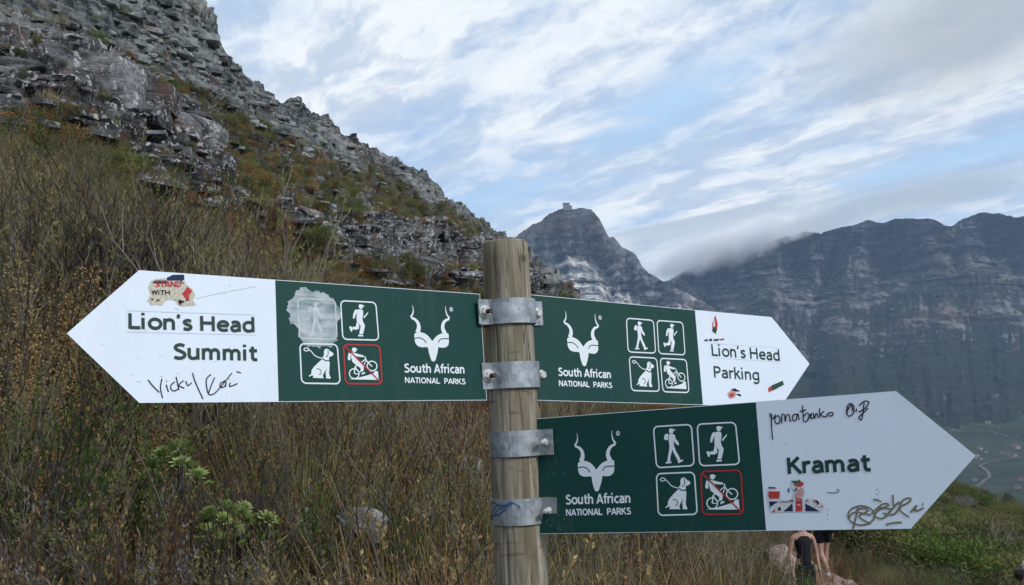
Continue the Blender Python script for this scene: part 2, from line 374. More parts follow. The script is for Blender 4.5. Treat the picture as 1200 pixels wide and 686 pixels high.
def masks(x, y, z):
    u, v = px_of(x, y, z); ok = sstep(y, 26, 36)*sstep(u, 690, 650)
    j = fbm(x/7, y/7, 1.1, 3)*34; cu = np.interp(u, CU, CV); hu = np.interp(u, HU, HV); lu = np.interp(u, LU, LV)
    hi = sstep(v+j*.8, cu+9, cu-9)*sstep(y, 40, 60)
    lo = sstep(v+j, hu-8, hu+8)*sstep(v+j, lu+12, lu-10)
    mixed = sstep(fbm(x/4, y/4, 6.6, 3), .12, .25)*.6*sstep(v, cu-5, cu+5)*sstep(v, lu+8, lu-8)
    return lo*ok, hi*ok, np.clip(np.maximum(np.maximum(lo, hi), mixed), 0, 1)*ok
def height(x, y):
    r = np.hypot(x, y)
    k = sstep(r, 215, 330); k = np.maximum(k, sstep(x, 95, 150)); k = np.maximum(k, sstep(-y, 25, 80))
    rc = np.minimum(r, 340)/np.maximum(r, 1e-6)
    zn = near_h(x*rc, y*rc)
    lo, hi, rock = masks(x, y, zn); rock = rock*(1-k)
    zn = zn+fbm(x/6, y/6, .5, 4)*np.clip(r/40, .05, 1.)*.9
    # stepped ledges on the rocky ground
    amp = rock*np.clip(r/60, 0, 1.6)
    zb = zn+amp*(fbm(x/9, y/9, 3.3, 4)*2.2+ridged(x/4.5, y/4.5, 8.8, 3)*.9)
    step = 1.5+.5*np.sin(x*.05)
    q = (zb+.09*x+fbm(x/14, y/14, 9.9, 2)*1.4)/step; fq = q-np.floor(q)
    zs = zb+(sstep(fq, .30, .62)-fq)*step*np.clip(rock*1.4, 0, 1)
    zn = np.where(rock > .02, zs, zb)
    z = zn*(1-k)+valley(x, y)*k
    return z, rock, k
PATH = np.array([(2.6, -4), (2.9, 1.5), (3.9, 5.5), (5.0, 10.5), (4.75, 16), (5.6, 20), (7.5, 24.7), (10.5, 31), (14, 42), (21, 58)])
def path_mask(x, y):
    best = np.full(np.shape(x), 1e9)
    for a, b in zip(PATH[:-1], PATH[1:]):
        d = b-a; t = np.clip(((x-a[0])*d[0]+(y-a[1])*d[1])/(d@d), 0, 1)
        best = np.minimum(best, np.hypot(x-a[0]-t*d[0], y-a[1]-t*d[1]))
    return sstep(best+fbm(x/1.3, y/1.3, 2, 2)*.5, .85, .45)*sstep(y, 26, 21)
azs = np.concatenate([np.linspace(-180, -36, 60)[:-1], np.linspace(-36, 34, 760), np.linspace(34, 180, 60)[1:]])
rads = np.concatenate([np.geomspace(.25, 6, 30)[:-1], np.geomspace(6, 40, 90)[:-1], np.linspace(40, 190, 300)[:-1], np.geomspace(190, 900, 60)[:-1], np.geomspace(900, 4200, 60)[:-1], np.geomspace(4200, 7400, 8)])
def hsh(*a):
    h = np.zeros(np.broadcast(*a).shape); 
    for k, q in enumerate(a): h = h+np.floor(q)*(12.9898+k*65.233)
    v = np.sin(h)*43758.5453; return v-np.floor(v)
RAD = np.repeat(rads[:, None], len(azs), 1)
# finer rows where the hillside faces the camera
cz, _, _ = height(rads[:, None]*np.sin(np.radians(azs)), rads[:, None]*np.cos(np.radians(azs))); 
i0 = int(np.searchsorted(rads, 24)); i1 = int(np.searchsorted(rads, 215)); nmid = 470
mid_new = np.empty((nmid, len(azs)))
for c_ in range(len(azs)):
    r_ = rads[i0:i1+1]; z_ = cz[i0:i1+1, c_]; el_ = (z_-1.6)/r_; wgt = np.clip(np.diff(el_), 0, None)*1200+np.diff(np.log(r_))*22
    cum = np.r_[0, np.cumsum(wgt)]; mid_new[:, c_] = np.interp(np.linspace(0, cum[-1], nmid), cum, r_)
ker = np.ones(9)/9; mid_new = np.apply_along_axis(lambda q: np.convolve(np.pad(q, 4, 'edge'), ker, 'valid'), 1, mid_new)
RD = np.vstack([RAD[:i0], mid_new, RAD[i1+1:]]); AZ = np.broadcast_to(np.radians(azs)[None, :], RD.shape)
gx, gy = RD*np.sin(AZ), RD*np.cos(AZ)
gz, grock, gk = height(gx, gy); tps_grid = gz
gpath = path_mask(gx, gy)*(gx > 0)
_, ghi, _ = masks(gx, gy, gz); 
# ledges: beds stand out from the slope and break into blocks along upright joints
e_ = 1.5; zs_ = tps(gx[i0:i0+nmid], gy[i0:i0+nmid]); X_s, Y_s, Z_s = gx[i0:i0+nmid], gy[i0:i0+nmid], gz[i0:i0+nmid]
gxs = (tps(X_s+e_, Y_s)-zs_)/e_; gys = (tps(X_s, Y_s+e_)-zs_)/e_; sl = np.hypot(gxs, gys)+1e-6; ox, oy = -gxs/sl, -gys/sl
cot = np.clip(1/np.maximum(sl, .35), 0, 2.4); rk_ = grock[i0:i0+nmid]; hi_ = ghi[i0:i0+nmid]; am = sstep(rk_, .25, .8)
hh_ = Z_s+.07*X_s+fbm(X_s/16, Y_s/16, Z_s/30, 3)*2.6
al_ = X_s*.88+Y_s*.47+fbm(X_s/5, Y_s/5, Z_s/4, 2)*.8
D_ = np.zeros_like(Z_s); tone = np.zeros_like(Z_s); groove = np.zeros_like(Z_s)
for lv, (t0_, w0_, a0_, r0_) in enumerate(((3.1, 6.5, 1.6, 1.), (1.05, 2.9, .55, .7), (.36, 1.1, .11, .45))):
    t_ = t0_*(1+.25*hi_); hw = (hh_+.33*t0_*np.sin(hh_*2.1/t0_)+.2*t0_*np.sin(hh_*.9/t0_+1))/t_; Lr = np.floor(hw); fl = hw-Lr
    wl = w0_*(.6+.9*hsh(Lr, Lr*0+lv)); bw_ = al_/wl+hsh(Lr, Lr*0+3+lv)*7; B_ = np.floor(bw_); fb = bw_-B_; hb = hsh(Lr, B_+lv*31)
    joint = np.minimum(sstep(fl, .0, .09), sstep(fb, 0, .06)*sstep(fb, 1, .94)); keepj = hsh(Lr+5, B_+9) > .25
    D_ += (hb**1.3)*a0_+(fl*t_*cot*r0_ if lv < 2 else 0)*(np.where(hi_ > .5, .34, .58) if lv == 0 else np.where(hi_ > .5, .30, .42))
    D_ -= (1-joint)*a0_*.38*keepj; tone += (hb-.5)*(.5, .35, .2)[lv]; groove += (1-joint)*keepj*(.5, .3, .2)[lv]
D_ = np.clip(D_-.9, -1.5, np.where(hi_ > .5, 1.7, 2.3))*am*np.interp(Y_s, [30, 60, 140], [.55, .8, 1.0])*sstep(sl, .18, .55)*(1-.45*hi_)+am*fbm(X_s/.8, Y_s/.8, Z_s/.8, 3)*.13
gx = gx.copy(); gy = gy.copy(); gx[i0:i0+nmid] += ox*D_; gy[i0:i0+nmid] += oy*D_; gz = gz.copy(); gz[i0:i0+nmid] += D_*.12
gtone = np.zeros_like(gz)+.5; gtone[i0:i0+nmid] = .5+tone
nr, nc = gx.shape
V = np.stack([gx, gy, gz], -1).reshape(-1, 3)
fc = grid_faces(nr, nc)
c0, _, _ = height(np.array([0.]), np.array([0.])); V = np.vstack([V, [0, 0, float(c0[0])]])
ground = link('ground', np_mesh('ground', V, fc[:, ::-1].copy(), M['ground'], True, attrs={'rock': np.append(grock.ravel(), 0), 'far': np.append(gk.ravel(), 0), 'path': np.append(gpath.ravel(), 0), 'pale': np.append(ghi.ravel(), 0), 'tone': np.append(gtone.ravel(), .5)}))
tag(ground, 'stony hillside ground falling to the valley', kind='structure')
def hz(x, y):
    z, _, _ = height(np.atleast_1d(np.asarray(x, float)), np.atleast_1d(np.asarray(y, float))); return z

# ---------------------------------------------------------------- far mountains
def mountain(name, mt, label, ridge, nu, nv, base_z, seed, out_cliff, out_talus, back=500):
    P = np.array([at(*r) for r in ridge]); s = np.r_[0, np.cumsum(np.hypot(np.diff(P[:, 0]), np.diff(P[:, 1])))]
    su = np.linspace(0, s[-1], nu)
    rx, ry, rz = [np.interp(su, s, P[:, i]) for i in range(3)]
    rz = rz+fbm(su/60, seed, .5, 5, .62)*15*np.clip((su)/50, 0, 1); rz = rz+(hsh(su/26, seed)-.5)*4
    tt = np.r_[np.linspace(-1, 0, 14)[:-1], np.linspace(0, 1, nv)]
    T, U = np.meshgrid(tt, su, indexing='ij')
    RX, RY, RZ = [np.broadcast_to(a, T.shape) for a in (rx, ry, rz)]
    f = np.clip(T, 0, 1)
    # share of the drop against distance out: cliff, bench, cliff, scree
    hx = np.array([0, .02, .30, .36, .62, 1.0]); hy = np.array([0, .05, .16, .30, .42, 1.0])
    wob = fbm(U/420, seed+3, 1.5, 3)*.07
    zf = np.interp(f, [0, .5, .62, .82, 1.0], [0, .34, .40, .70, 1.0])
    outd = np.interp(f+wob*np.sin(f*math.pi), [0, .10, .34, .42, .62, 1.0], [0, .02, .10, .26, .38, 1.0] if out_cliff > 200 else [0, .05, .17, .24, .42, 1.0])*(out_cliff+out_talus)
    z = RZ-zf*(RZ-base_z)
    gul = ridged(U/520+.3*f, seed+7, .3, 2)**2*330*np.clip(f*4, 0, 1)*(1-.4*f) + ridged(U/260, seed+f*.8, .3, 4)*210*np.clip(f*5, 0, 1)*(1-.5*f) + ridged(U/75, seed+9+z/160, .3, 3)*42*np.clip(f*9, 0, 1)
    led = (fbm(z/11+U*.0012, U/300, seed, 4))*16*np.clip(f*8, 0, 1)*(1-f*.6) + fbm(U/22, z/30, seed+4, 3)*9*np.clip(f*8, 0, 1)
    hq = z+fbm(U/300, z/200, seed+2, 3)*26
    for t_, w_, a_ in ((46, 150, 34), (17, 60, 15), (7, 24, 6)):
        hw = hq/t_+.4*np.sin(hq/t_*2.3); Lr = np.floor(hw); fl = hw-Lr; bw_ = U/(w_*(.6+.8*hsh(Lr, Lr*0+2)))+hsh(Lr, Lr*0+5)*9+fbm(U/60, z/60, seed+8, 2)*.8; Bq = np.floor(bw_); fb = bw_-Bq
        led = led+(hsh(Lr, Bq)**1.3*a_+fl*t_*.30-(1-sstep(fb, 0, .12)*sstep(fb, 1, .88))*a_*.55)*np.clip(f*10, 0, 1)*(1-.75*f)
    od = outd-gul*.75-led
    dirx, diry = -RX/np.hypot(RX, RY), -RY/np.hypot(RX, RY)
    x = RX+dirx*od; y = RY+diry*od
    bk = np.clip(-T, 0, 1); x = x-dirx*bk*back; y = y-diry*bk*back; z = z-bk*bk*160-bk*20
    me = np_mesh(name, np.stack([x, y, z], -1).reshape(-1, 3), grid_faces(*T.shape), mt, True)
    return tag(link(name, me), label, kind='structure')
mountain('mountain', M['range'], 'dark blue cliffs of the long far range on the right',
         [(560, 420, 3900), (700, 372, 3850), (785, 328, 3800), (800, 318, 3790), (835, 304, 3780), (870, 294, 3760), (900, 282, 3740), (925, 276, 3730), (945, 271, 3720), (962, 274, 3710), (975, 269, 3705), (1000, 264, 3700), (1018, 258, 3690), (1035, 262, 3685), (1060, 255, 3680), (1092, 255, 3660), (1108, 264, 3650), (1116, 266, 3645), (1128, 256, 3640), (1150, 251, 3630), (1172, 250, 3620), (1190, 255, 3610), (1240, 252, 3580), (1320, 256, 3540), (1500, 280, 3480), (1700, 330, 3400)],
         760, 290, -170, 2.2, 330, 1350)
mountain('mountain_peak', M['mount'], 'grey rocky peak with vertical cliffs beyond the post',
         [(380, 470, 3250), (480, 380, 3200), (560, 312, 3160), (603, 278, 3130), (620, 266, 3120), (640, 255, 3110), (655, 248, 3100), (664, 243, 3095), (676, 243, 3090), (692, 245, 3085), (702, 256, 3080), (709, 270, 3075), (714, 279, 3070), (720, 281, 3065), (728, 290, 3060), (738, 294, 3050), (746, 300, 3045), (752, 312, 3040), (760, 321, 3030), (772, 325, 3020), (785, 331, 3005), (800, 341, 2990), (822, 352, 2970), (842, 364, 2950), (880, 395, 2900), (960, 440, 2800), (1040, 468, 2700)],
         560, 240, -170, 5.1, 150, 900)

# ---------------------------------------------------------------- air
def box_mesh(name, x0, x1, y0, y1, z0, z1, m):
    v = [(x, y, z) for x in (x0, x1) for y in (y0, y1) for z in (z0, z1)]
    f = [(0, 1, 3, 2), (4, 6, 7, 5), (0, 4, 5, 1), (2, 3, 7, 6), (0, 2, 6, 4), (1, 5, 7, 3)]
    return np_mesh(name, np.array(v), f, m)
hm = bpy.data.materials.new('haze air'); hm.use_nodes = True
t = NT(hm.node_tree); t.n.clear(); pv = t.n.new('ShaderNodeVolumePrincipled'); pv.inputs['Color'].default_value = (.50, .70, 1, 1); pv.inputs['Density'].default_value = .00007; pv.inputs['Anisotropy'].default_value = .1
t.l.new(pv.outputs[0], t.n.new('ShaderNodeOutputMaterial').inputs['Volume'])
tag(link('haze', box_mesh('haze', -7600, 7600, -7600, 7600, -420, 720, hm)), kind='stuff')

# ---------------------------------------------------------------- rock blocks
def rock_mesh(seed, m, cuts=9, bev=.035, sub=0):
    r = random.Random(seed); bm = bmesh.new(); bmesh.ops.create_cube(bm, size=1)
    for _ in range(cuts):
        n = Vector((r.uniform(-1, 1), r.uniform(-1, 1), r.uniform(-.55, .75))).normalized()
        p = n*r.uniform(.40, .58)
        g = bm.verts[:]+bm.edges[:]+bm.faces[:]
        res = bmesh.ops.bisect_plane(bm, geom=g, plane_co=p, plane_no=n, clear_outer=True)
        ed = [e for e in res['geom_cut'] if isinstance(e, bmesh.types.BMEdge)]
        if len(ed) > 2:
            try: bmesh.ops.contextual_create(bm, geom=ed)
            except Exception: pass
    bmesh.ops.dissolve_limit(bm, angle_limit=.05, verts=bm.verts[:], edges=bm.edges[:])
    if bev: bmesh.ops.bevel(bm, geom=bm.edges[:], offset=bev, segments=1, affect='EDGES', clamp_overlap=True)
    bmesh.ops.recalc_face_normals(bm, faces=bm.faces[:])
    bmesh.ops.triangulate(bm, faces=bm.faces[:])
    me = bpy.data.meshes.new('rock_block'); bm.to_mesh(me); bm.free(); me.materials.append(m)
    return me
ROCKS = [rock_mesh(s, M['rock'], cuts=4+s % 3, bev=.03) for s in range(12)]
PROCKS = [rock_mesh(40+s, M['rock_pale'], cuts=4+s % 3, bev=.03) for s in range(8)]
def euler_np(rz, tx, ty):
    return (Matrix.Rotation(rz, 3, 'Z') @ Matrix.Rotation(tx, 3, 'X') @ Matrix.Rotation(ty, 3, 'Y'))
_rk = []   # (x,y,z,sx,sy,sz,rz,tx,ty,pale)
gu, gv = px_of(gx, gy, gz); _lo, _hi, _ = masks(gx, gy, tps_grid)
du = np.gradient(gu, axis=1); dv = np.gradient(gv, axis=0); garea = np.clip(du*-dv, 0, 40)*((gu > -120) & (gu < 700) & (gv > -140) & (gy > 25) & (np.hypot(gx, gy) < 195))
def sow_rocks(n, msk, size, pale, seed, flat_=(.35, .95)):
    r = np.random.RandomState(seed); w_ = (msk*garea).ravel(); idx = r.choice(len(w_), n, p=w_/w_.sum()); fy, fx = np.gradient(gz)
    for q in idx:
        i, j = divmod(q, gx.shape[1]); x, y, z = gx[i, j], gy[i, j], gz[i, j]; dist = math.hypot(x, y)
        base = size[0]*(size[1]/size[0])**(r.uniform()**1.8)
        f = .5+r.normal(0, .35)+.4*float(pn(x/14, y/14, 2.2))
        _rk.append((x+r.normal(0, .1), y+r.uniform(0, .5), z-base*.14, base*r.uniform(1.0, 2.1), base*r.uniform(.9, 1.5), base*r.uniform(*flat_), f, r.normal(0, .07), r.normal(.05, .06), r.uniform() < pale))
sow_rocks(520, _lo, (.3, 1.5), .05, 11, (.25, .6))
_skl = np.array([(u, v) for u, v, d in sky_rows]); _hi = _hi*(gv > np.interp(gu, _skl[:, 0], _skl[:, 1])+9)
sow_rocks(420, _hi*(gy > 84), (.4, 1.4), .93, 12, (.3, .9))
sow_rocks(120, _hi*(gy <= 92), (.4, 1.6), .45, 13, (.3, .8))
sow_rocks(300, np.clip((gv < np.interp(gu, LU, LV)), 0, 1)*(1-_lo)*(1-_hi), (.3, 1.1), .3, 14)
# big front blocks high on the left
for (u, v, d, sx, sy, sz, rz_) in [(40, 95, 50, 6.2, 4, 4.2, .15), (-10, 80, 49, 5, 4, 3.4, -.1), (118, 105, 52, 4.6, 3.6, 3.0, .2), (20, 140, 48.5, 4.4, 3.5, 2.2, 0.1), (85, 150, 49.5, 4.2, 3.2, 2.4, .25), (150, 118, 54, 5.2, 3.4, 1.5, .1), (130, 135, 53, 6.5, 3.6, 1.9, -.06), (205, 150, 56, 3.0, 2.6, 1.8, .2), (235, 160, 58, 2.6, 2.4, 2.2, -.1), (190, 185, 55, 3.6, 2.6, 1.4, .1), (30, 178, 47, 4.2, 3, 1.6, .05)]:
    p = at(u, v, d+1.5); _rk.append((p[0], p[1], p[2], sx, sy, sz, rz_, .03, .05, False))
_rk.sort(key=lambda q: -(q[3]*q[5])/(q[1]**2))
def rock_matrix(q):
    return Matrix.Translation(q[:3]) @ euler_np(q[6], q[7], q[8]).to_4x4() @ Matrix.Diagonal((q[3], q[4], q[5], 1))
nR = 300
for i, q in enumerate(_rk[:nR]):
    o = bpy.data.objects.new('rock_block', random.choice(PROCKS if q[9] else ROCKS)); COL.objects.link(o); o.parent = ground; o.matrix_world = rock_matrix(q)
def join_instances(name, items, label, cat=None, parent=None, kind='stuff'):
    """items: (mesh, 4x4) -> one mesh"""
    cache = {}; Vs = []; Fs = []; Ms = []; n0 = 0; mats = []; 
    for me, mx in items:
        if me.name not in cache:
            v = np.empty(len(me.vertices)*3, np.float32); me.vertices.foreach_get('co', v)
            me.calc_loop_triangles(); f = np.empty(len(me.loop_triangles)*3, np.int32); me.loop_triangles.foreach_get('vertices', f)
            if me.materials[0] not in mats: mats.append(me.materials[0])
            cache[me.name] = (v.reshape(-1, 3), f.reshape(-1, 3), mats.index(me.materials[0]))
        v, f, mi = cache[me.name]; A = np.array(mx)
        Vs.append(v@A[:3, :3].T+A[:3, 3]); Fs.append(f+n0); Ms.append(np.full(len(f), mi)); n0 += len(v)
    o = link(name, np_mesh(name, np.vstack(Vs), np.vstack(Fs), mats, midx=np.concatenate(Ms)), parent)
    return tag(o, label, cat, kind=kind)
join_instances('rock_rubble', [(random.choice(PROCKS if q[9] else ROCKS), rock_matrix(q)) for q in _rk[nR:]], 'small broken sandstone blocks packed along the cliff ledges', parent=ground)

# ---------------------------------------------------------------- plant prototypes
class PB:
    """collects ribbons, tubes and leaves into one mesh with several materials"""
    def __init__(s): s.v = []; s.f = []; s.m = []
    def ribbon(s, pts, w0, w1, mi, rnd):
        n = len(pts); b = len(s.v); a = rnd.uniform(0, 6.28); side = Vector((math.cos(a), math.sin(a), 0))
        for k, p in enumerate(pts):
            wd = (w0+(w1-w0)*k/(n-1))*.5; s.v.append(p-side*wd); s.v.append(p+side*wd)
        for k in range(n-1): s.f.append((b+2*k, b+2*k+1, b+2*k+3, b+2*k+2)); s.m.append(mi)
    def tube(s, pts, r0, r1, mi, k=4):
        n = len(pts); b = len(s.v)
        for i, p in enumerate(pts):
            d = (pts[min(i+1, n-1)]-pts[max(i-1, 0)]).normalized(); x = d.cross(Vector((.3, .9, .1))).normalized(); y = d.cross(x); r = r0+(r1-r0)*i/(n-1)
            for j in range(k): a = j*2*math.pi/k; s.v.append(p+x*(math.cos(a)*r)+y*(math.sin(a)*r))
        for i in range(n-1):
            for j in range(k): s.f.append((b+i*k+j, b+i*k+(j+1) % k, b+(i+1)*k+(j+1) % k, b+(i+1)*k+j)); s.m.append(mi)
    def leaf(s, p, d, l, wd, mi, rnd):
        d = d.normalized(); x = d.cross(Vector((rnd.uniform(-1, 1), rnd.uniform(-1, 1), rnd.uniform(-1, 1)))).normalized(); b = len(s.v)
        s.v += [p, p+d*l*.5+x*wd*.5, p+d*l, p+d*l*.5-x*wd*.5]; s.f.append((b, b+1, b+2, b+3)); s.m.append(mi)
    def mesh(s, name, mats):
        return np_mesh(name, np.array([tuple(q) for q in s.v]), np.array(s.f), mats, midx=s.m)
def curve_pts(p, d, l, n, rnd, bend=.25, up=.15):
    pts = [p.copy()]; d = d.normalized()
    for _ in range(n):
        d = (d+Vector((rnd.uniform(-bend, bend), rnd.uniform(-bend, bend), rnd.uniform(-bend, bend)*.6+up*.4))).normalized()
        p = p+d*(l/n); pts.append(p.copy())
    return pts, d
def twig_shrub(seed, name, mats, h=1., wd=.5, stems=14, sub=7, sub2=3, leaves=3, lw=.014, ll=.035, tw=.006, upright=1.0, tubes=False):
    rnd = random.Random(seed); b = PB()
    for _ in range(stems):
        a = rnd.uniform(0, 6.28); q = rnd.uniform(0, wd*.3)
        d = Vector((math.cos(a)*rnd.uniform(.1, 1)*wd, math.sin(a)*rnd.uniform(.1, 1)*wd, h*upright))
        L = h*rnd.uniform(.65, 1.1)
        pts, _ = curve_pts(Vector((math.cos(a)*q, math.sin(a)*q, -.15)), d, L, 5, rnd, .22)
        (b.tube if tubes else b.ribbon)(pts, *( (tw*.9, tw*.4, 0) if tubes else (tw*1.6, tw*.8, 0, rnd)))
        for k in range(sub):
            t = rnd.uniform(.25, 1); i = min(int(t*5), 4); p = pts[i].lerp(pts[i+1], t*5-i)
            dd = (pts[i+1]-pts[i]).normalized()+Vector((rnd.uniform(-1, 1), rnd.uniform(-1, 1), rnd.uniform(-.1, .7)))*.8
            p2, _ = curve_pts(p, dd, L*rnd.uniform(.18, .42), 3, rnd, .3, .3)
            b.ribbon(p2, tw, tw*.5, 0, rnd)
            for m in range(sub2):
                j = rnd.randint(0, 2); p3 = p2[j].lerp(p2[j+1], rnd.random()); d3 = (p2[j+1]-p2[j]).normalized()+Vector((rnd.uniform(-1, 1), rnd.uniform(-1, 1), rnd.uniform(-.2, .9)))*.7
                p4, d4 = curve_pts(p3, d3, L*rnd.uniform(.06, .16), 2, rnd, .3, .3)
                b.ribbon(p4, tw*.7, tw*.35, 0, rnd)
                for z in range(leaves):
                    pp = p4[rnd.randint(0, 1)].lerp(p4[-1], rnd.random())
                    b.leaf(pp, d4+Vector((rnd.uniform(-1, 1), rnd.uniform(-1, 1), rnd.uniform(-.4, 1)))*.9, ll*rnd.uniform(.45, 1.05), lw*rnd.uniform(.5, 1.0), 1, rnd)
    return b.mesh(name, mats)
def reed_tuft(seed, name, mats, h=1., wd=.25, n=150, bw=.008, lean=.35, heads=0.):
    rnd = random.Random(seed); b = PB()
    for _ in range(n):
        a = rnd.uniform(0, 6.28); q = wd*math.sqrt(rnd.random()); l = h*rnd.uniform(.5, 1.1)
        d = Vector((math.cos(a)*lean*q/wd+rnd.uniform(-.15, .15), math.sin(a)*lean*q/wd+rnd.uniform(-.15, .15), 1))
        pts, dd = curve_pts(Vector((math.cos(a)*q*.6, math.sin(a)*q*.6, -.12)), d, l, 4, rnd, .10, -.05)
        b.ribbon(pts, bw, bw*.3, 1 if rnd.random() < .72 else 0, rnd)
        if rnd.random() < heads:
            for k in range(9): b.leaf(pts[-1]-dd*(k*.022*h), dd+Vector((rnd.uniform(-1, 1), rnd.uniform(-1, 1), .2)), .04*h, .018*h, 1, rnd)
    return b.mesh(name, mats)
def clump_bush(seed, name, mats, r=.7, h=1., n=900, ls=.07, lobes=9):
    """leaf-clump bush seen from afar: many small leaves round several uneven lobes, with stems"""
    rnd = random.Random(seed); b = PB(); L = []
    for _ in range(lobes):
        a = rnd.uniform(0, 6.28); q = r*rnd.uniform(.1, .75)
        L.append((Vector((math.cos(a)*q, math.sin(a)*q, h*rnd.uniform(.35, .8))), r*rnd.uniform(.25, .5)))
    for c, rr in L:
        pts, _ = curve_pts(Vector((c.x*.2, c.y*.2, -.2)), c-Vector((c.x*.2, c.y*.2, -.2)), (c.length+.2), 3, rnd, .1, 0)
        b.ribbon(pts, .05*r, .02*r, 0, rnd)
    for _ in range(n):
        c, rr = rnd.choice(L); d = Vector((rnd.gauss(0, 1), rnd.gauss(0, 1), rnd.gauss(0, 1)+.3)).normalized()
        p = c+d*rr*(.55+.5*rnd.random()**.6); p.z = max(p.z, 0)
        b.leaf(p, d+Vector((rnd.uniform(-1, 1), rnd.uniform(-1, 1), rnd.uniform(-.3, 1))), ls*rnd.uniform(.6, 1.5), ls*rnd.uniform(.35, .7), 1, rnd)
    return b.mesh(name, mats)
PCOL = bpy.data.collections.new('plant_kinds')
near_kinds = [
    twig_shrub(1, 'a1', [M['darktwig'], M['olive']], .95, .95, 16, 8, 3, 6, .015, .034, .006),
    twig_shrub(2, 'a2', [M['greytwig'], M['olive']], 1.2, .55, 16, 8, 3, 4, .012, .034, .006),
    twig_shrub(3, 'a3', [M['darktwig'], M['green']], .8, 1.0, 14, 8, 3, 7, .018, .030, .006),
    twig_shrub(4, 'a4', [M['redtwig'], M['rust']], .85, .9, 18, 8, 3, 5, .012, .028, .006),
    twig_shrub(5, 'a5', [M['greytwig'], M['greyleaf']], .65, 1.0, 16, 8, 3, 5, .010, .024, .005),
    reed_tuft(6, 'a6', [M['rust'], M['olive']], 1.0, .30, 110, .009, .6),
    reed_tuft(7, 'a7', [M['straw'], M['rust']], .7, .32, 120, .009, .8, .12),
    reed_tuft(8, 'a8', [M['yellowgreen'], M['straw']], .9, .24, 90, .010, .6),
    twig_shrub(9, 'a9', [M['darktwig'], M['ochre']], 1.0, .8, 16, 8, 2, 5, .012, .028, .006),
    twig_shrub(10, 'aa', [M['redtwig'], M['straw']], .6, 1.1, 18, 7, 3, 4, .010, .026, .005)]
far_kinds = [
    clump_bush(21, 'b1', [M['darktwig'], M['forest']], .8, .9, 1500, .06, 13),
    clump_bush(22, 'b2', [M['darktwig'], M['olive']], .7, .8, 1300, .06, 12),
    clump_bush(23, 'b3', [M['redtwig'], M['rust']], .7, .7, 1300, .055, 12),
    clump_bush(24, 'b4', [M['greytwig'], M['greyleaf']], .6, .55, 500, .08),
    clump_bush(25, 'b5', [M['darktwig'], M['green']], .8, .8, 1500, .06, 13),
    reed_tuft(26, 'b6', [M['straw'], M['straw']], .7, .4, 110, .022, .5),
    reed_tuft(27, 'b7', [M['rust'], M['olive']], .9, .45, 130, .020, .5)]
def scatter(name, kinds, pts, pick, scl, label, cat=None):
    c = bpy.data.collections.new(name+'_kinds')
    for k in kinds: c.objects.link(bpy.data.objects.new(k.name, k))
    me = bpy.data.meshes.new(name); me.vertices.add(len(pts)); me.vertices.foreach_set('co', np.asarray(pts, np.float32).ravel())
    a = me.attributes.new('pick', 'INT', 'POINT'); a.data.foreach_set('value', np.asarray(pick, np.int32))
    a = me.attributes.new('grow', 'FLOAT_VECTOR', 'POINT'); a.data.foreach_set('vector', np.asarray(scl, np.float32).ravel())
    n = len(pts); rot = np.stack([rs.normal(0, .1, n), rs.normal(0, .1, n), rs.uniform(0, 6.28, n)], -1)
    a = me.attributes.new('turn', 'FLOAT_VECTOR', 'POINT'); a.data.foreach_set('vector', rot.astype(np.float32).ravel())
    o = link(name, me)
    g = bpy.data.node_groups.new(name, 'GeometryNodeTree')
    g.interface.new_socket('Geometry', in_out='INPUT', socket_type='NodeSocketGeometry'); g.interface.new_socket('Geometry', in_out='OUTPUT', socket_type='NodeSocketGeometry')
    N = g.nodes; L = g.links; gi = N.new('NodeGroupInput'); go = N.new('NodeGroupOutput'); mp = N.new('GeometryNodeMeshToPoints'); ip = N.new('GeometryNodeInstanceOnPoints'); ci = N.new('GeometryNodeCollectionInfo')
    ci.inputs['Collection'].default_value = c; ci.inputs['Separate Children'].default_value = True; ci.inputs['Reset Children'].default_value = True
    def na(nm, ty):
        q = N.new('GeometryNodeInputNamedAttribute'); q.data_type = ty; q.inputs[0].default_value = nm; return q.outputs[0]
    L.new(gi.outputs[0], mp.inputs[0]); L.new(mp.outputs[0], ip.inputs['Points']); L.new(ci.outputs[0], ip.inputs['Instance']); ip.inputs['Pick Instance'].default_value = True
    L.new(na('pick', 'INT'), ip.inputs['Instance Index']); L.new(na('grow', 'FLOAT_VECTOR'), ip.inputs['Scale'])
    er = N.new('FunctionNodeEulerToRotation'); L.new(na('turn', 'FLOAT_VECTOR'), er.inputs[0]); L.new(er.outputs[0], ip.inputs['Rotation'])
    L.new(ip.outputs[0], go.inputs[0])
    md = o.modifiers.new('scatter', 'NODES'); md.node_group = g
    return tag(o, label, cat, kind='stuff')
def wedge(n, r0, r1, a0, a1, p=1.0):
    r = (rs.uniform(0, 1, n)**(1/(2.*p)))*(r1-r0)+r0 if p != 1 else np.sqrt(rs.uniform(r0*r0, r1*r1, n))
    a = np.radians(rs.uniform(a0, a1, n)); return r*np.sin(a), r*np.cos(a)
def choose(x, y, tables):
    """tables: list of (weights) by noise field"""
    n = len(x); f = fbm(x/4.5, y/4.5, 4.4, 3)*2.2+.5; f = np.clip(f+rs.normal(0, .08, n), 0, .999); out = np.zeros(n, int)
    T = [np.cumsum(np.array(t_, float)/sum(t_)) for t_ in tables]; k = (f*len(T)).astype(int); u = rs.uniform(0, 1, n)
    for i in range(n): out[i] = np.searchsorted(T[k[i]], u[i])
    return out
BLD = [(422, 606, 50, 15, 6.4), (350, 603, 26, 16, 6.6), (552, 544, 26, 16, 10.5), (484, 598, 34, 12, 7.4), (914, 648, 26, 16, 19.), (995, 684, 18, 7, 21.), (668, 488, 46, 16, 30.)]   # u, v, width, height in the photo, distance
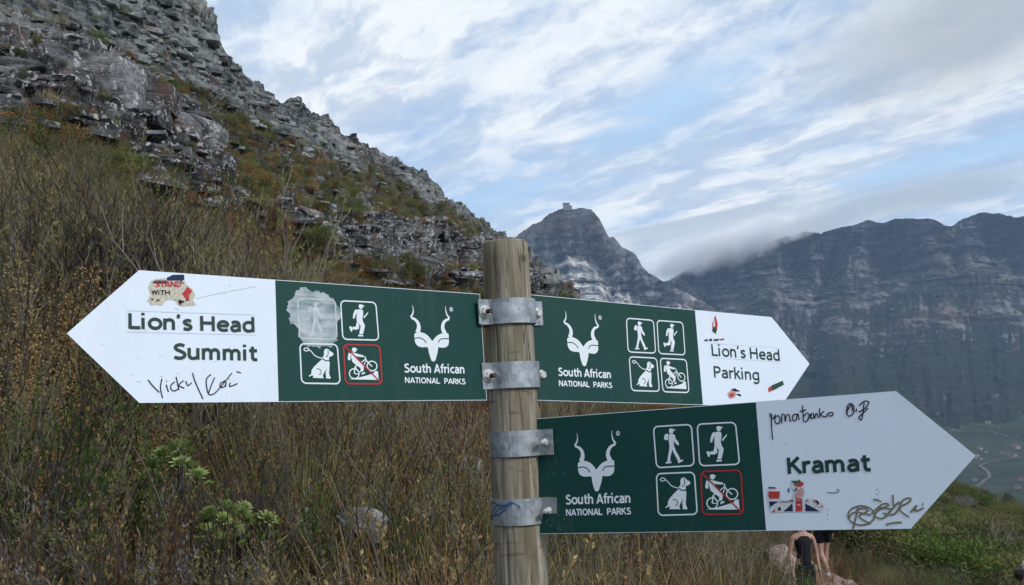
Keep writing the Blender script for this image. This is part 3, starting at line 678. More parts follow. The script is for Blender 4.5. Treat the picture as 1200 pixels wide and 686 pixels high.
# near scrub, 4 to 45 m
xs, ys = [], []
for n, r0, r1 in ((330, 4.3, 8), (800, 8, 16), (1500, 16, 30), (1900, 30, 52)):
    a, b_ = wedge(n, r0, r1, -38, 36); xs.append(a); ys.append(b_)
a, b_ = wedge(240, 5.5, 24, -36, 18); nbig = len(a); xs.append(a); ys.append(b_)
x = np.concatenate(xs); y = np.concatenate(ys); bigf = np.zeros(len(x), bool); bigf[-nbig:] = True
pm = path_mask(x, y)*(x > 0); z, rk, k = height(x, y)
view_u = px_of(x, y, z)[0]; low_zone = (view_u > 885) & (view_u < 1010) & (y < 23.5)
mid_zone = (view_u > 300) & (view_u < 700) & (y > 22)
keep = ((pm < .25) | (y > 17)) & (rk < .75) & ~(low_zone & (rs.uniform(size=len(x)) < .40))
for (bu, bv, bw, bh, bd) in BLD: keep &= ~((np.abs(view_u-bu) < bw*.4) & (y > bd*.82) & (y < bd+.6))
keep &= ~((view_u > 1185) & (y < 11.2)); keep &= ~((view_u > 575) & (view_u < 626) & (y > 30)); keep &= ~((y < 5.5) & ((np.abs(view_u-203) < 34) | (np.abs(view_u-270) < 40)) & (rs.uniform(size=len(x)) < .75))
x, y, z, low_zone, mid_zone, view_u = x[keep], y[keep], z[keep], low_zone[keep], mid_zone[keep], view_u[keep]; bigf = bigf[keep]
pk = choose(x, y, [(8, 7, 3, 2, 1, 1.5, .5, 0, 1, 1), (6, 4, 1, 6, 2, 2, 1.5, .7, 2, 3), (1, 1, .7, 9, 3, 1.5, 2.5, .7, 3, 6), (3, 2, 3, 5, 4, 1, 2, 2, 3, 4)])
r = np.hypot(x, y); s = rs.uniform(.65, 1.25, len(x))*np.interp(r, [4, 8, 20, 50], [.55, .8, 1.05, 1.25])*np.where(x > 2, .8, 1)*np.where(low_zone, .52, 1)*np.where(mid_zone, .42, 1)*np.where((view_u > 330) & (view_u < 700) & (y > 9), .72, 1)*np.where((view_u > 110) & (view_u <= 300) & (y > 26), .6, 1)*np.exp(np.clip(rs.normal(0, .30, len(x)), -.6, .5)); s = np.where(bigf & (view_u < 690), s*1.45, s); pk = np.where(bigf, rs.choice([0, 3, 4, 8, 2, 1], len(pk)), pk); s = np.where(view_u > 690, np.minimum(s, .75), s)
brn = (view_u > 250) & (rs.uniform(size=len(x)) < .7); sw = np.array([8, 3, 9, 3, 4, 6, 6, 7, 8, 9]); pk = np.where(brn & np.isin(pk, [0, 2]), sw[pk], pk)
scatter('fynbos_scrub', near_kinds, np.stack([x, y, z], -1), pk, np.stack([s, s, s*rs.uniform(.8, 1.2, len(x))], -1), 'dense brown and olive fynbos scrub covering the slope')
# hillside and right-hand slope, 45 to 190 m
xs, ys = [], []
for n, r0, r1 in ((5200, 45, 100), (6500, 100, 200)):
    a, b_ = wedge(n, r0, r1, -36, 33); xs.append(a); ys.append(b_)
a, b_ = wedge(3200, 29, 62, 8, 34); xs.append(a); ys.append(b_)
x = np.concatenate(xs); y = np.concatenate(ys)
pm = path_mask(x, y)*(x > 0); z, rk, k = height(x, y); right = x > y*.16
keep = (pm < .2) & (rk < np.where(rs.uniform(size=len(x)) < .05, 1.1, .5)) & ((fbm(x/5, y/5, 7., 3) > -.42) | right)
pu_ = px_of(x, y, z)[0]; keep &= ~((pu_ > 570) & (pu_ < 626))
x, y, z, right = x[keep], y[keep], z[keep], right[keep]
cw_ = ((1-grock)*garea*(gv < np.interp(gu, LU, LV)+8)*(gv > np.interp(gu, CU, CV)-6)*~((gu > 570) & (gu < 628))).ravel(); ci_ = rs.choice(len(cw_), 1500, p=cw_/cw_.sum())
cw2 = (grock*garea*~((gu > 565) & (gu < 628))).ravel(); ci_ = np.r_[ci_, rs.choice(len(cw2), 260, p=cw2/cw2.sum())]
nc_ = len(ci_); x = np.r_[x, gx.ravel()[ci_]]; y = np.r_[y, gy.ravel()[ci_]]; z = np.r_[z, gz.ravel()[ci_]]; right = np.r_[right, np.zeros(nc_, bool)]
pk = choose(x, y, [(2, 3, 3, 1, 1, 4, 5), (2, 2, 5, 2, 0, 5, 3), (3, 3, 4, 1, 1, 3, 3)])
pr = rs.choice(7, len(x), p=[.40, .25, .05, .06, .17, .02, .05]); pk = np.where(right, pr, pk)
s = rs.uniform(.6, 1.5, len(x))*np.where(right, 1.25, 1.0); s[-nc_:] *= .9; s[-260:] *= .55
scatter('slope_bushes', far_kinds, np.stack([x, y, z-.1], -1), pk, np.stack([s, s, s*rs.uniform(.7, 1.1, len(x))], -1), 'low bushes and dry tufts covering the farther slopes')

# ---------------------------------------------------------------- the signpost
PB0 = np.array([-.0058, 2.40, 0.0])
def _axis(v):      # post axis from its traced centre line
    u = np.interp(v, [282, 380, 470, 686, 900], [591.5, 597.5, 603, 612, 620]); return at(u, v, 2.40)
p_top = _axis(286); p_bot = _axis(686); ax = (p_top-p_bot)/np.linalg.norm(p_top-p_bot); p_base = p_bot-ax*((p_bot[2]+.25)/ax[2])
post_root = empty('signpost', (float(p_base[0]), float(p_base[1]), 0.), 'round weathered timber signpost carrying three green and white arrow boards on galvanised clamps', 'signpost')
RT = np.array([p_base[0], p_base[1], 0.])
def part(name, V, Fc, m, parent, smooth=False, label=None, midx=None):
    o = link(name, np_mesh(name, np.asarray(V, float)-RT, Fc, m, smooth, midx), parent)
    return tag(o, label)
def wood_material():
    m, t, b = mat('weathered post timber')
    c = objc(t); mp = t.node('ShaderNodeMapping'); t.set(mp.inputs[0], c); mp.inputs['Scale'].default_value = (55, 55, 3.4)
    g = t.noise(mp.outputs[0], 1., 8, .68, 1.1)
    mq = t.node('ShaderNodeMapping'); t.set(mq.inputs[0], c); mq.inputs['Scale'].default_value = (26, 26, 1.1)
    g2 = t.noise(mq.outputs[0], 1., 4, .6, .5)
    n = t.noise(c, 9, 5, .6); k = t.noise(c, 38, 5, .6)
    col = t.ramp(g, [(.30, (.080, .066, .045)), (.44, (.200, .175, .132)), (.58, (.325, .292, .232)), (.72, (.47, .435, .365))])
    col = t.mix(t.math('MULTIPLY', t.mapr(g2, .50, .66), .75), col, (.15, .125, .075))
    col = t.mix(t.math('MULTIPLY', t.mapr(n, .56, .7), .4), col, (.20, .22, .125))
    col = t.mix(t.math('MULTIPLY', t.mapr(k, .62, .72), .55), col, (.075, .06, .045))
    # fine drying checks across
    mr = t.node('ShaderNodeMapping'); t.set(mr.inputs[0], c); mr.inputs['Scale'].default_value = (9, 9, 55)
    x_ = t.noise(mr.outputs[0], 1., 3, .5, .2)
    col = t.mix(t.math('MULTIPLY', t.mapr(x_, .64, .70), .55), col, (.10, .07, .045))
    mk = t.node('ShaderNodeMapping'); t.set(mk.inputs[0], c); mk.inputs['Scale'].default_value = (34, 34, 1.5); ck = t.noise(mk.outputs[0], 1., 3, .5, .2)
    crack = t.math('MULTIPLY', t.mapr(t.math('ABSOLUTE', t.math('SUBTRACT', ck, .5)), .010, .002), t.mapr(t.noise(c, 5., 3, .5), .45, .58))
    col = t.mix(t.math('MULTIPLY', crack, .9), col, (.035, .027, .018))
    vk = t.node('ShaderNodeTexVoronoi', Scale=7.); t.set(vk.inputs['Vector'], c)
    col = t.mix(t.mapr(vk.outputs['Distance'], .11, .05), col, (.12, .085, .055))
    t.set(b.inputs['Base Color'], col); b.inputs['Roughness'].default_value = .9; b.inputs['Specular IOR Level'].default_value = .2
    bump(t, b, t.math('SUBTRACT', t.math('ADD', g, t.math('MULTIPLY', g2, 1.2)), t.math('MULTIPLY', crack, 1.5)), .8, .005)
    return m
M['wood'] = wood_material()
# pole: slightly irregular round timber, with long drying cracks and a weathered cut top
nA, nH = 72, 60
H_tot = np.linalg.norm(p_top-p_base)
ex = np.cross(ax, [0, -1, 0]); ex /= np.linalg.norm(ex); ey = np.cross(ax, ex)
crk = [(-.35, .0, .42, .006), (.55, .05, .30, .005), (.15, .30, .75, .003), (-1.1, .1, .9, .004), (.9, .45, .95, .004), (2.6, 0, 1, .006)]
V = []; 
for i in range(nH):
    tq = (i/(nH-1)); sdist = H_tot*(1-tq)              # distance down from top at i = nH-1
    rad = np.interp(sdist, [0, .03, .2, .45, .9, 2.4], [.0525, .0540, .0560, .0572, .0605, .065])
    for j in range(nA):
        a = 2*math.pi*j/nA
        rr = rad*(1+.012*math.sin(2*a+1)+.010*float(pn(math.cos(a)*1.5, math.sin(a)*1.5, sdist*1.7)))
        for ca, s0, s1, dp in crk:
            if s0-.02 < sdist < s1:
                da = (a-(ca+1.5708+.05*math.sin(sdist*9))+math.pi) % (2*math.pi)-math.pi
                if abs(da) < .055: rr -= dp*(1-abs(da)/.055)*min(1, (s1-sdist)*8)
        V.append(p_base+ax*(H_tot*tq)+ex*math.cos(a)*rr+ey*math.sin(a)*rr)
Fc = [(i*nA+j, i*nA+(j+1) % nA, (i+1)*nA+(j+1) % nA, (i+1)*nA+j) for i in range(nH-1) for j in range(nA)]
top0 = (nH-1)*nA; rings = [top0]
for q, (k, up) in enumerate([(.93, .004), (.6, .007), (.25, .009)]):
    b0 = len(V)
    for j in range(nA):
        c = V[top0+j]-p_top; V.append(p_top+c*k+ax*(up+.0015*float(pn(c[0]*60, c[1]*60, 3+q))))
    Fc += [(rings[-1]+j, rings[-1]+(j+1) % nA, b0+(j+1) % nA, b0+j) for j in range(nA)]; rings.append(b0)
V.append(p_top+ax*.009); Fc += [(rings[-1]+j, rings[-1]+(j+1) % nA, len(V)-1) for j in range(nA)]
part('pole', V, Fc, M['wood'], post_root, True)

# boards: pose of each in the world (origin on the post axis, X outwards along the board, Z up the board)
BD = {'A': dict(o=(-.00562, 2.4, 1.76488), X=(.79276036, .60926791, -.01798966), Z=(-.02814479, .06607157, .99741788), H=.24703, x0=.0828, xb=.5903, xs=.8613, xt=.9872, s=-1),
      'B': dict(o=(-.00543, 2.4, 1.76939), X=(.8380464, .54331165, -.04990684), Z=(-.0023638, .09508639, .99546622), H=.25498, x0=.050, xb=.5885, xs=.8791, xt=1.0157, s=1),
      'C': dict(o=(-.01069, 2.4, 1.46593), X=(.87071603, -.4909149, .02926012), Z=(.01009266, .07732269, .99695503), H=.25951, x0=.058, xb=.5767, xs=.8527, xt=.9801, s=1)}
for b in BD.values():
    X_ = np.array(b['X']); X_ /= np.linalg.norm(X_); Z_ = np.array(b['Z']); Z_ -= X_*(X_@Z_); Z_ /= np.linalg.norm(Z_)
    b['X'] = X_; b['Z'] = Z_; b['N'] = np.cross(X_, Z_); b['o'] = np.array(b['o'])
    if b['N'][1] > 0: b['N'] = -b['N']
def on(bk, x, z, off=0.): b = BD[bk]; return b['o']+b['X']*x+b['Z']*z+b['N']*off
def loc(bk, u, v):                       # traced mark -> coordinates on the board
    b = BD[bk]; d = ray(u, v); t_ = ((b['o']-CAM)@b['N'])/(d@b['N']); P = CAM+d*t_-b['o']; return np.array([P@b['X'], P@b['Z']])
def paint(name, c, rough=.38, wear=.5, spec=.5, coat=0.):
    m, t, b = mat(name); cc = objc(t)
    n = t.noise(cc, 6, 6, .62); n2 = t.noise(cc, 45, 5, .65); n3 = t.noise(cc, 240, 3, .6)
    col = t.mix(t.math('MULTIPLY', t.mapr(n, .45, .75), .35*wear), c, tuple(x*.72+.03 for x in c))
    col = t.mix(t.math('MULTIPLY', t.mapr(n2, .62, .72), .35*wear), col, tuple(x*.55+.08 for x in c))
    col = t.mix(t.math('MULTIPLY', t.mapr(n3, .68, .74), .5*wear), col, tuple(x*.4+.1 for x in c))
    md_ = t.node('ShaderNodeMapping'); t.set(md_.inputs[0], cc); md_.inputs['Scale'].default_value = (34, 34, 2.2); dr = t.noise(md_.outputs[0], 1., 5, .6, .4); big_ = t.noise(cc, 2.6, 3, .5)
    col = t.mix(t.math('MULTIPLY', t.mapr(dr, .50, .70), t.mapr(big_, .40, .62, .05, .42*wear+.06)), col, tuple(x*.6+.05 for x in c))
    t.set(b.inputs['Base Color'], col); b.inputs['Specular IOR Level'].default_value = spec
    t.set(b.inputs['Roughness'], t.math('ADD', t.math('MULTIPLY', n, .25), rough-.1))
    bump(t, b, t.math('ADD', n, t.math('MULTIPLY', n3, .1)), .06, .002)
    return m
M['white'] = paint('white board sheeting', (.74, .84, .96), .5, .5)
M['signgreen'] = paint('dark green board sheeting', (.004, .052, .044), .55, .55, .25)
M['print'] = paint('white board print', (.76, .84, .90), .5, .3)
M['printgreen'] = paint('green lettering', (.004, .036, .028), .6, .1)
M['alu'] = flat('aluminium board edge', (.35, .36, .38), .45, .5, .1, 40, .8)
M['redprint'] = flat('red prohibition print', (.48, .028, .035), .5)
M['ink'] = flat('black marker ink', (.012, .012, .028), .55)
M['gold'] = flat('gold paint marker', (.19, .175, .11), .45, .5, .15, 200)
def galvanised():
    m, t, b = mat('galvanised steel'); c = objc(t)
    v = t.node('ShaderNodeTexVoronoi', Scale=75.); t.set(v.inputs['Vector'], c); n = t.noise(c, 22, 5, .62); n2 = t.noise(c, 90, 4, .6)
    col = t.ramp(t.math('ADD', t.math('MULTIPLY', v.outputs['Color'], .35), t.math('MULTIPLY', n, .65)), [(.25, (.20, .225, .25)), (.5, (.36, .395, .43)), (.75, (.56, .60, .63))])
    col = t.mix(t.math('MULTIPLY', t.mapr(n2, .62, .72), .4), col, (.16, .14, .12))
    t.set(b.inputs['Base Color'], col); b.inputs['Metallic'].default_value = .55; b.inputs['Roughness'].default_value = .48
    bump(t, b, n2, .15, .001); return m
M['galv'] = galvanised()
M['bolt'] = flat('worn bolt steel', (.60, .60, .58), .42, .6, .2, 300, .25)
M['boltdark'] = flat('rusty bolt thread', (.085, .07, .06), .6, .4, .2, 300, .5)
def prism(name, bk, poly, o0, o1, m, parent, label=None):
    """flat plate with outline poly (board coordinates) between offsets o0 (front) and o1 (back)"""
    n = len(poly); V = [on(bk, x, z, o0) for x, z in poly]+[on(bk, x, z, o1) for x, z in poly]
    Fc = [tuple(range(n)), tuple(range(2*n-1, n-1, -1))]+[(i, i+n, (i+1) % n+n, (i+1) % n) for i in range(n)]
    o = part(name, V, Fc, m, parent, label=label); bm = bmesh.new(); bm.from_mesh(o.data); bmesh.ops.recalc_face_normals(bm, faces=bm.faces[:]); bm.to_mesh(o.data); bm.free(); return o
def decal(name, bk, polys, m, parent, off=.0014, label=None):
    """thin flat print made of several polygons"""
    V = []; Fc = []
    for poly in polys:
        b0 = len(V); V += [on(bk, x, z, off*.5+1.2e-6*len(Fc)) for x, z in poly]; Fc.append(tuple(range(b0, b0+len(poly))))
    return part(name, V, Fc, m, parent, label=label)
def stroke(pts, wd, closed=False, taper=False, smooth=6):
    """polyline (board coordinates) -> quads of a ribbon"""
    P = [np.array(p, float) for p in pts]
    if smooth and len(P) > 2:
        Q = []; n = len(P); rng = range(n if closed else n-1)
        for i in rng:
            p0 = P[(i-1) % n] if closed or i > 0 else P[0]; p1 = P[i]; p2 = P[(i+1) % n]; p3 = P[(i+2) % n] if closed or i+2 < n else P[-1]
            for k in range(smooth):
                t_ = k/smooth; Q.append(.5*((2*p1)+(-p0+p2)*t_+(2*p0-5*p1+4*p2-p3)*t_**2+(-p0+3*p1-3*p2+p3)*t_**3))
        if not closed: Q.append(P[-1])
        P = Q
    n = len(P); L = []; R_ = []
    for i in range(n):
        a = P[i-1] if (i > 0 or closed) else P[i]; b = P[(i+1) % n] if (i < n-1 or closed) else P[i]
        d = b-a; d = d/(np.linalg.norm(d)+1e-9); nn = np.array([-d[1], d[0]]); w_ = wd*.5
        if taper: w_ *= .45+.55*math.sin(math.pi*min(1, max(.05, i/(n-1))))
        L.append(P[i]+nn*w_); R_.append(P[i]-nn*w_)
    return [[L[i], L[(i+1) % n], R_[(i+1) % n], R_[i]] for i in range(n if closed else n-1)]
def smooth_poly(pts, k=4):
    P = [np.array(p, float) for p in pts]; n = len(P); Q = []
    for i in range(n):
        p0, p1, p2, p3 = P[i-1], P[i], P[(i+1) % n], P[(i+2) % n]
        for q in range(k):
            t_ = q/k; Q.append(.5*((2*p1)+(-p0+p2)*t_+(2*p0-5*p1+4*p2-p3)*t_**2+(-p0+3*p1-3*p2+p3)*t_**3))
    return Q
GL = {' ': (.30, []), 'L': (.56, ['l', (.08, 1), (.08, 0), 'l', (.08, .08), (.52, .08)]), 'i': (.28, ['l', (.08, .74), (.08, 0), 'l', (.08, .89), (.08, 1.06)]),
 'o': (.68, ['o', .33, .37, .25, .30]), 'n': (.62, ['l', (.08, .74), (.08, 0), 's', (.08, .46), (.16, .61), (.28, .665), (.40, .62), (.46, .48), (.46, .3), (.46, 0)]),
 '’': (.24, ['l', (.10, 1.04), (.05, .78)]), 's': (.52, ['s', (.41, .61), (.28, .665), (.14, .62), (.10, .52), (.18, .42), (.32, .34), (.40, .22), (.34, .10), (.22, .07), (.06, .11)]),
 'H': (.78, ['l', (.08, 1), (.08, 0), 'l', (.62, 1), (.62, 0), 'l', (.08, .53), (.62, .53)]), 'e': (.64, ['l', (.09, .38), (.55, .38), 's', (.54, .38), (.50, .57), (.34, .67), (.15, .59), (.08, .37), (.15, .15), (.34, .07), (.53, .12)]),
 'a': (.60, ['s', (.09, .60), (.24, .67), (.39, .63), (.45, .48), (.45, .3), (.45, 0), 's', (.45, .41), (.28, .41), (.12, .34), (.08, .20), (.15, .08), (.28, .07), (.45, .18)]),
 'd': (.68, ['l', (.52, 1.05), (.52, 0), 's', (.52, .58), (.40, .66), (.26, .66), (.12, .56), (.08, .36), (.13, .16), (.26, .07), (.40, .09), (.52, .20)]),
 'S': (.64, ['s', (.51, .86), (.34, .925), (.17, .87), (.11, .73), (.20, .59), (.36, .50), (.50, .38), (.51, .20), (.38, .08), (.22, .07), (.06, .13)]),
 'u': (.64, ['s', (.08, .74), (.08, .5), (.08, .24), (.16, .10), (.28, .07), (.41, .14), (.47, .26), 'l', (.47, .74), (.47, 0)]),
 'm': (.96, ['l', (.08, .74), (.08, 0), 's', (.08, .46), (.15, .61), (.25, .665), (.36, .62), (.42, .48), (.42, .3), (.42, 0), 's', (.42, .46), (.50, .61), (.60, .665), (.71, .62), (.77, .48), (.77, .3), (.77, 0)]),
 't': (.46, ['s', (.18, .94), (.18, .6), (.18, .22), (.24, .09), (.40, .07), 'l', (.02, .67), (.40, .67)]), 'P': (.62, ['l', (.08, 1), (.08, 0), 's', (.08, .925), (.30, .925), (.46, .86), (.52, .70), (.46, .54), (.30, .47), (.08, .47)]),
 'r': (.42, ['l', (.08, .74), (.08, 0), 's', (.08, .46), (.16, .60), (.26, .66), (.38, .65)]), 'k': (.58, ['l', (.08, 1.05), (.08, 0), 'l', (.11, .36), (.44, .74), 'l', (.20, .46), (.49, 0)]),
 'g': (.68, ['s', (.52, .74), (.52, .3), (.52, -.06), (.45, -.20), (.28, -.25), (.10, -.20), 's', (.52, .58), (.40, .66), (.26, .66), (.12, .56), (.08, .37), (.13, .17), (.26, .09), (.40, .11), (.52, .22)]),
 'K': (.68, ['l', (.08, 1), (.08, 0), 'l', (.12, .46), (.54, 1), 'l', (.22, .60), (.61, 0)]), 'h': (.62, ['l', (.08, 1.05), (.08, 0), 's', (.08, .46), (.16, .61), (.28, .665), (.40, .62), (.46, .48), (.46, .3), (.46, 0)]),
 'A': (.70, ['l', (.03, 0), (.33, 1), 'l', (.33, 1), (.63, 0), 'l', (.14, .30), (.52, .30)]), 'f': (.42, ['s', (.40, .99), (.28, .98), (.19, .88), (.18, .6), (.18, 0), 'l', (.02, .67), (.38, .67)]),
 'c': (.52, ['s', (.46, .61), (.33, .67), (.16, .59), (.08, .37), (.16, .15), (.33, .07), (.46, .12)]), 'N': (.76, ['l', (.08, 1), (.08, 0), 'l', (.08, 1), (.60, 0), 'l', (.60, 1), (.60, 0)]),
 'T': (.60, ['l', (.30, 1), (.30, 0), 'l', (.02, .925), (.58, .925)]), 'I': (.28, ['l', (.08, 1), (.08, 0)]), 'O': (.80, ['o', .37, .5, .29, .43]), 'R': (.66, ['l', (.08, 1), (.08, 0), 's', (.08, .925), (.30, .925), (.46, .86), (.52, .71), (.46, .55), (.30, .48), (.08, .48), 'l', (.30, .48), (.56, 0)]),
 'W': (.86, ['l', (.03, 1), (.21, 0), 'l', (.21, 0), (.40, .95), 'l', (.40, .95), (.59, 0), 'l', (.59, 0), (.77, 1)]), 'D': (.70, ['l', (.08, 1), (.08, 0), 's', (.08, .925), (.28, .925), (.48, .80), (.55, .5), (.48, .20), (.28, .075), (.08, .075)])}
def lettering(bk, body, p0, p1, cap_px, m, parent, bold=.165, name='lettering', off=.0016):
    """text built of strokes, its baseline running between the traced points p0 and p1"""
    a = loc(bk, *p0); b = loc(bk, *p1); top = loc(bk, p0[0], p0[1]-cap_px); cap = np.linalg.norm(top-a)
    d = b-a; L = np.linalg.norm(d); d /= L; n_ = np.array([-d[1], d[0]])
    if n_[1] < 0: n_ = -n_
    tot = sum(GL[c][0] for c in body)-.10; sx = L/tot; x = 0.; out = []
    for c in body:
        adv, g = GL[c]; k = 0
        while k < len(g):
            kind = g[k]
            if kind == 'o': _, cx, cy, rx, ry = g[k:k+5]; k += 5; P = ell(cx, cy, rx, ry, 12)
            else:
                k += 1; P = []
                while k < len(g) and not isinstance(g[k], str): P.append(g[k]); k += 1
            Q = [a+d*((x+q[0])*sx)+n_*q[1]*cap for q in P]
            out += stroke(Q, bold*cap, kind == 'o', smooth=0 if kind == 'l' else 5)
        x += adv
    return decal(name, bk, out, m, parent, off)
ell = lambda cx, cy, rx, ry, n=18: [(cx+rx*math.cos(2*math.pi*i/n), cy+ry*math.sin(2*math.pi*i/n)) for i in range(n)]
DESC = {'A': 'upper left arrow board pointing left to the summit', 'B': 'upper right arrow board pointing right to the parking', 'C': 'lower right arrow board with Kramat lettering'}
boards = {}
for bk, b in BD.items():
    s, h = b['s'], b['H']/2
    out = [(s*b['x0'], h), (s*b['xs'], h), (s*b['xt'], 0), (s*b['xs'], -h), (s*b['x0'], -h)]
    boards[bk] = prism('sign_board', bk, out, 0, -.003, [M['white'], M['alu']], post_root, DESC[bk])
    me = boards[bk].data; me.polygons.foreach_set('material_index', np.array([0]+[1]*(len(me.polygons)-1), np.int32)); me.update()
    e = .0012
    prism('green_panel', bk, [(s*(b['x0']+e), h-e), (s*b['xb'], h-e), (s*b['xb'], -h+e), (s*(b['x0']+e), -h+e)], .00025, .00005, M['signgreen'], boards[bk])

# --- icons, traced in a 0..686 square over the lower board
def quadmap(quad):                       # unit square -> four board points TL TR BR BL
    TL, TR, BR, BL = [np.array(q) for q in quad]
    return lambda x, y: (TL*(1-x)*(1-y)+TR*x*(1-y)+BR*x*y+BL*(1-x)*y)
def unquad(quad, X_, Y_):                # inverse bilinear by a few Newton steps
    f = quadmap(quad); p = np.array([.5, .5]); T_ = np.array([X_, Y_], float)
    for _ in range(8):
        c = f(*p); J = np.array([(f(p[0]+1e-4, p[1])-c)/1e-4, (f(p[0], p[1]+1e-4)-c)/1e-4]).T; p = p+np.linalg.solve(J, T_-c)
    return p
FR = {'walker': [(28, 56), (290, 40), (312, 325), (50, 340)], 'runner': [(320, 38), (588, 24), (618, 315), (338, 328)],
      'dog': [(48, 370), (312, 358), (334, 650), (62, 658)], 'bike': [(345, 356), (625, 345), (642, 648), (358, 652)]}
ell = lambda cx, cy, rx, ry, n=18: [(cx+rx*math.cos(2*math.pi*i/n), cy+ry*math.sin(2*math.pi*i/n)) for i in range(n)]
IC = {}
IC['walker'] = dict(polys=[
    ell(153, 92, 15, 15), [(138, 84), (142, 74), (158, 72), (168, 78), (182, 80), (182, 85), (160, 87), (140, 88)],
    [(133, 108), (118, 108), (108, 118), (104, 140), (110, 150), (132, 150)],
    [(140, 110), (165, 108), (178, 118), (182, 140), (202, 165), (206, 182), (198, 186), (176, 166), (168, 150), (172, 190), (160, 200), (142, 198), (136, 150), (136, 118)],
    [(142, 196), (166, 196), (158, 228), (148, 262), (146, 292), (126, 292), (132, 258), (138, 226)],
    [(156, 196), (172, 190), (186, 226), (204, 256), (216, 284), (200, 292), (184, 262), (168, 232)],
    [(116, 296), (154, 293), (156, 304), (116, 308)], [(196, 294), (228, 280), (236, 288), (204, 306)]], strokes=[])
IC['runner'] = dict(polys=[
    ell(473, 74, 15, 15), [(456, 66), (462, 56), (480, 55), (490, 60), (500, 62), (500, 67), (478, 70), (458, 72)],
    [(448, 96), (470, 92), (488, 96), (492, 120), (486, 160), (490, 180), (506, 210), (500, 240), (492, 274), (464, 278), (468, 246), (474, 216), (458, 196), (444, 180), (442, 150), (446, 122)],
    [(446, 96), (430, 100), (418, 130), (414, 162), (426, 168), (434, 140), (446, 122)],
    [(494, 146), (516, 120), (526, 108), (528, 118), (512, 140), (498, 158)],
    [(444, 182), (462, 204), (462, 236), (444, 246), (412, 246), (412, 228), (434, 224), (440, 212)],
    [(406, 226), (392, 224), (388, 232), (400, 262), (410, 262), (412, 240)],
    [(456, 282), (492, 280), (494, 292), (456, 294)]], strokes=[])
IC['dog'] = dict(polys=[
    [(222, 404), (240, 398), (254, 408), (262, 418), (280, 426), (282, 442), (268, 452), (252, 456), (252, 478), (232, 484), (206, 470), (206, 462), (216, 448), (216, 420)],
    [(204, 476), (232, 490), (252, 486), (256, 500), (254, 540), (252, 580), (262, 604), (262, 612), (232, 612), (230, 580), (222, 560), (208, 596), (216, 612), (140, 612), (146, 598), (134, 594), (118, 606), (114, 598), (130, 586), (132, 560), (148, 534), (172, 508), (190, 490)]],
    strokes=[([(82, 410), (94, 402), (112, 408), (108, 420), (92, 424), (80, 416)], 6, True), ([(112, 412), (132, 428), (150, 450), (176, 464), (204, 470)], 6, False)],
    dark=[([(206, 472), (230, 486), (254, 482)], 7, False), ([(242, 406), (246, 425), (240, 452), (228, 458)], 5, False), ([(166, 548), (184, 548), (196, 560), (196, 576), (184, 590)], 5, False), ([(232, 545), (228, 570)], 4, False)])
IC['bike'] = dict(polys=[
    ell(430, 398, 16, 15), [(412, 390), (418, 380), (436, 378), (446, 386), (454, 388), (452, 393), (430, 394), (414, 396)],
    [(388, 420), (404, 422), (400, 474), (386, 474), (380, 464)],
    [(406, 414), (440, 420), (470, 428), (500, 434), (500, 446), (468, 446), (444, 440), (456, 466), (482, 490), (500, 514), (498, 540), (492, 556), (476, 552), (474, 528), (444, 510), (416, 486), (406, 450)],
    [(482, 566), (508, 556), (510, 568), (484, 578)],
    [(386, 614), (448, 604), (530, 580), (572, 566), (582, 548), (606, 546), (612, 614)]],
    strokes=[(ell(428, 572, 36, 36, 14), 8, True), (ell(562, 510, 37, 36, 14), 8, True), ([(428, 572), (434, 520)], 8, False), ([(434, 520), (512, 462)], 7, False), ([(508, 440), (520, 472), (562, 514)], 8, False), ([(438, 524), (470, 560), (516, 470)], 6, False), ([(428, 572), (466, 574)], 6, False)],
    dark=[])
FRB = {'C': {'walker': [(765, 499.5), (811, 496.8), (814.5, 546.5), (769, 549.2)], 'runner': [(816.3, 496.6), (862.6, 494.2), (867.8, 545.1), (819.5, 547)], 'dog': [(768.5, 554.6), (814.4, 552.7), (818.2, 603.7), (771, 605)], 'bike': [(820.5, 552.2), (869.1, 550.3), (872.2, 603.4), (822.8, 604)]},
       'A': {'walker': [(347.7, 349.1), (393.3, 351), (395.6, 398.8), (350.3, 397.6)], 'runner': [(398.2, 351.8), (440.8, 354), (444.5, 399.6), (400.9, 398.6)], 'dog': [(350.4, 402.2), (395.6, 403), (399.3, 450.8), (352.6, 450)], 'bike': [(401.3, 403.2), (445.4, 404.3), (448.2, 450.9), (404, 450.7)]},
       'B': {'walker': [(733.3, 372.4), (766.1, 375.1), (768.7, 414.8), (735.4, 413.3)], 'runner': [(769.1, 375.1), (800.4, 377.5), (803.2, 416.8), (771.4, 415.2)], 'dog': [(736.5, 417.6), (769.8, 419.4), (773.2, 459.6), (739.4, 458.5)], 'bike': [(772.8, 419.4), (804.5, 421.1), (807.8, 461), (776.2, 460)]}}
WHAT = {'walker': 'walker with backpack pictogram', 'runner': 'runner pictogram', 'dog': 'sitting dog on a lead pictogram', 'bike': 'cyclist riding uphill pictogram'}
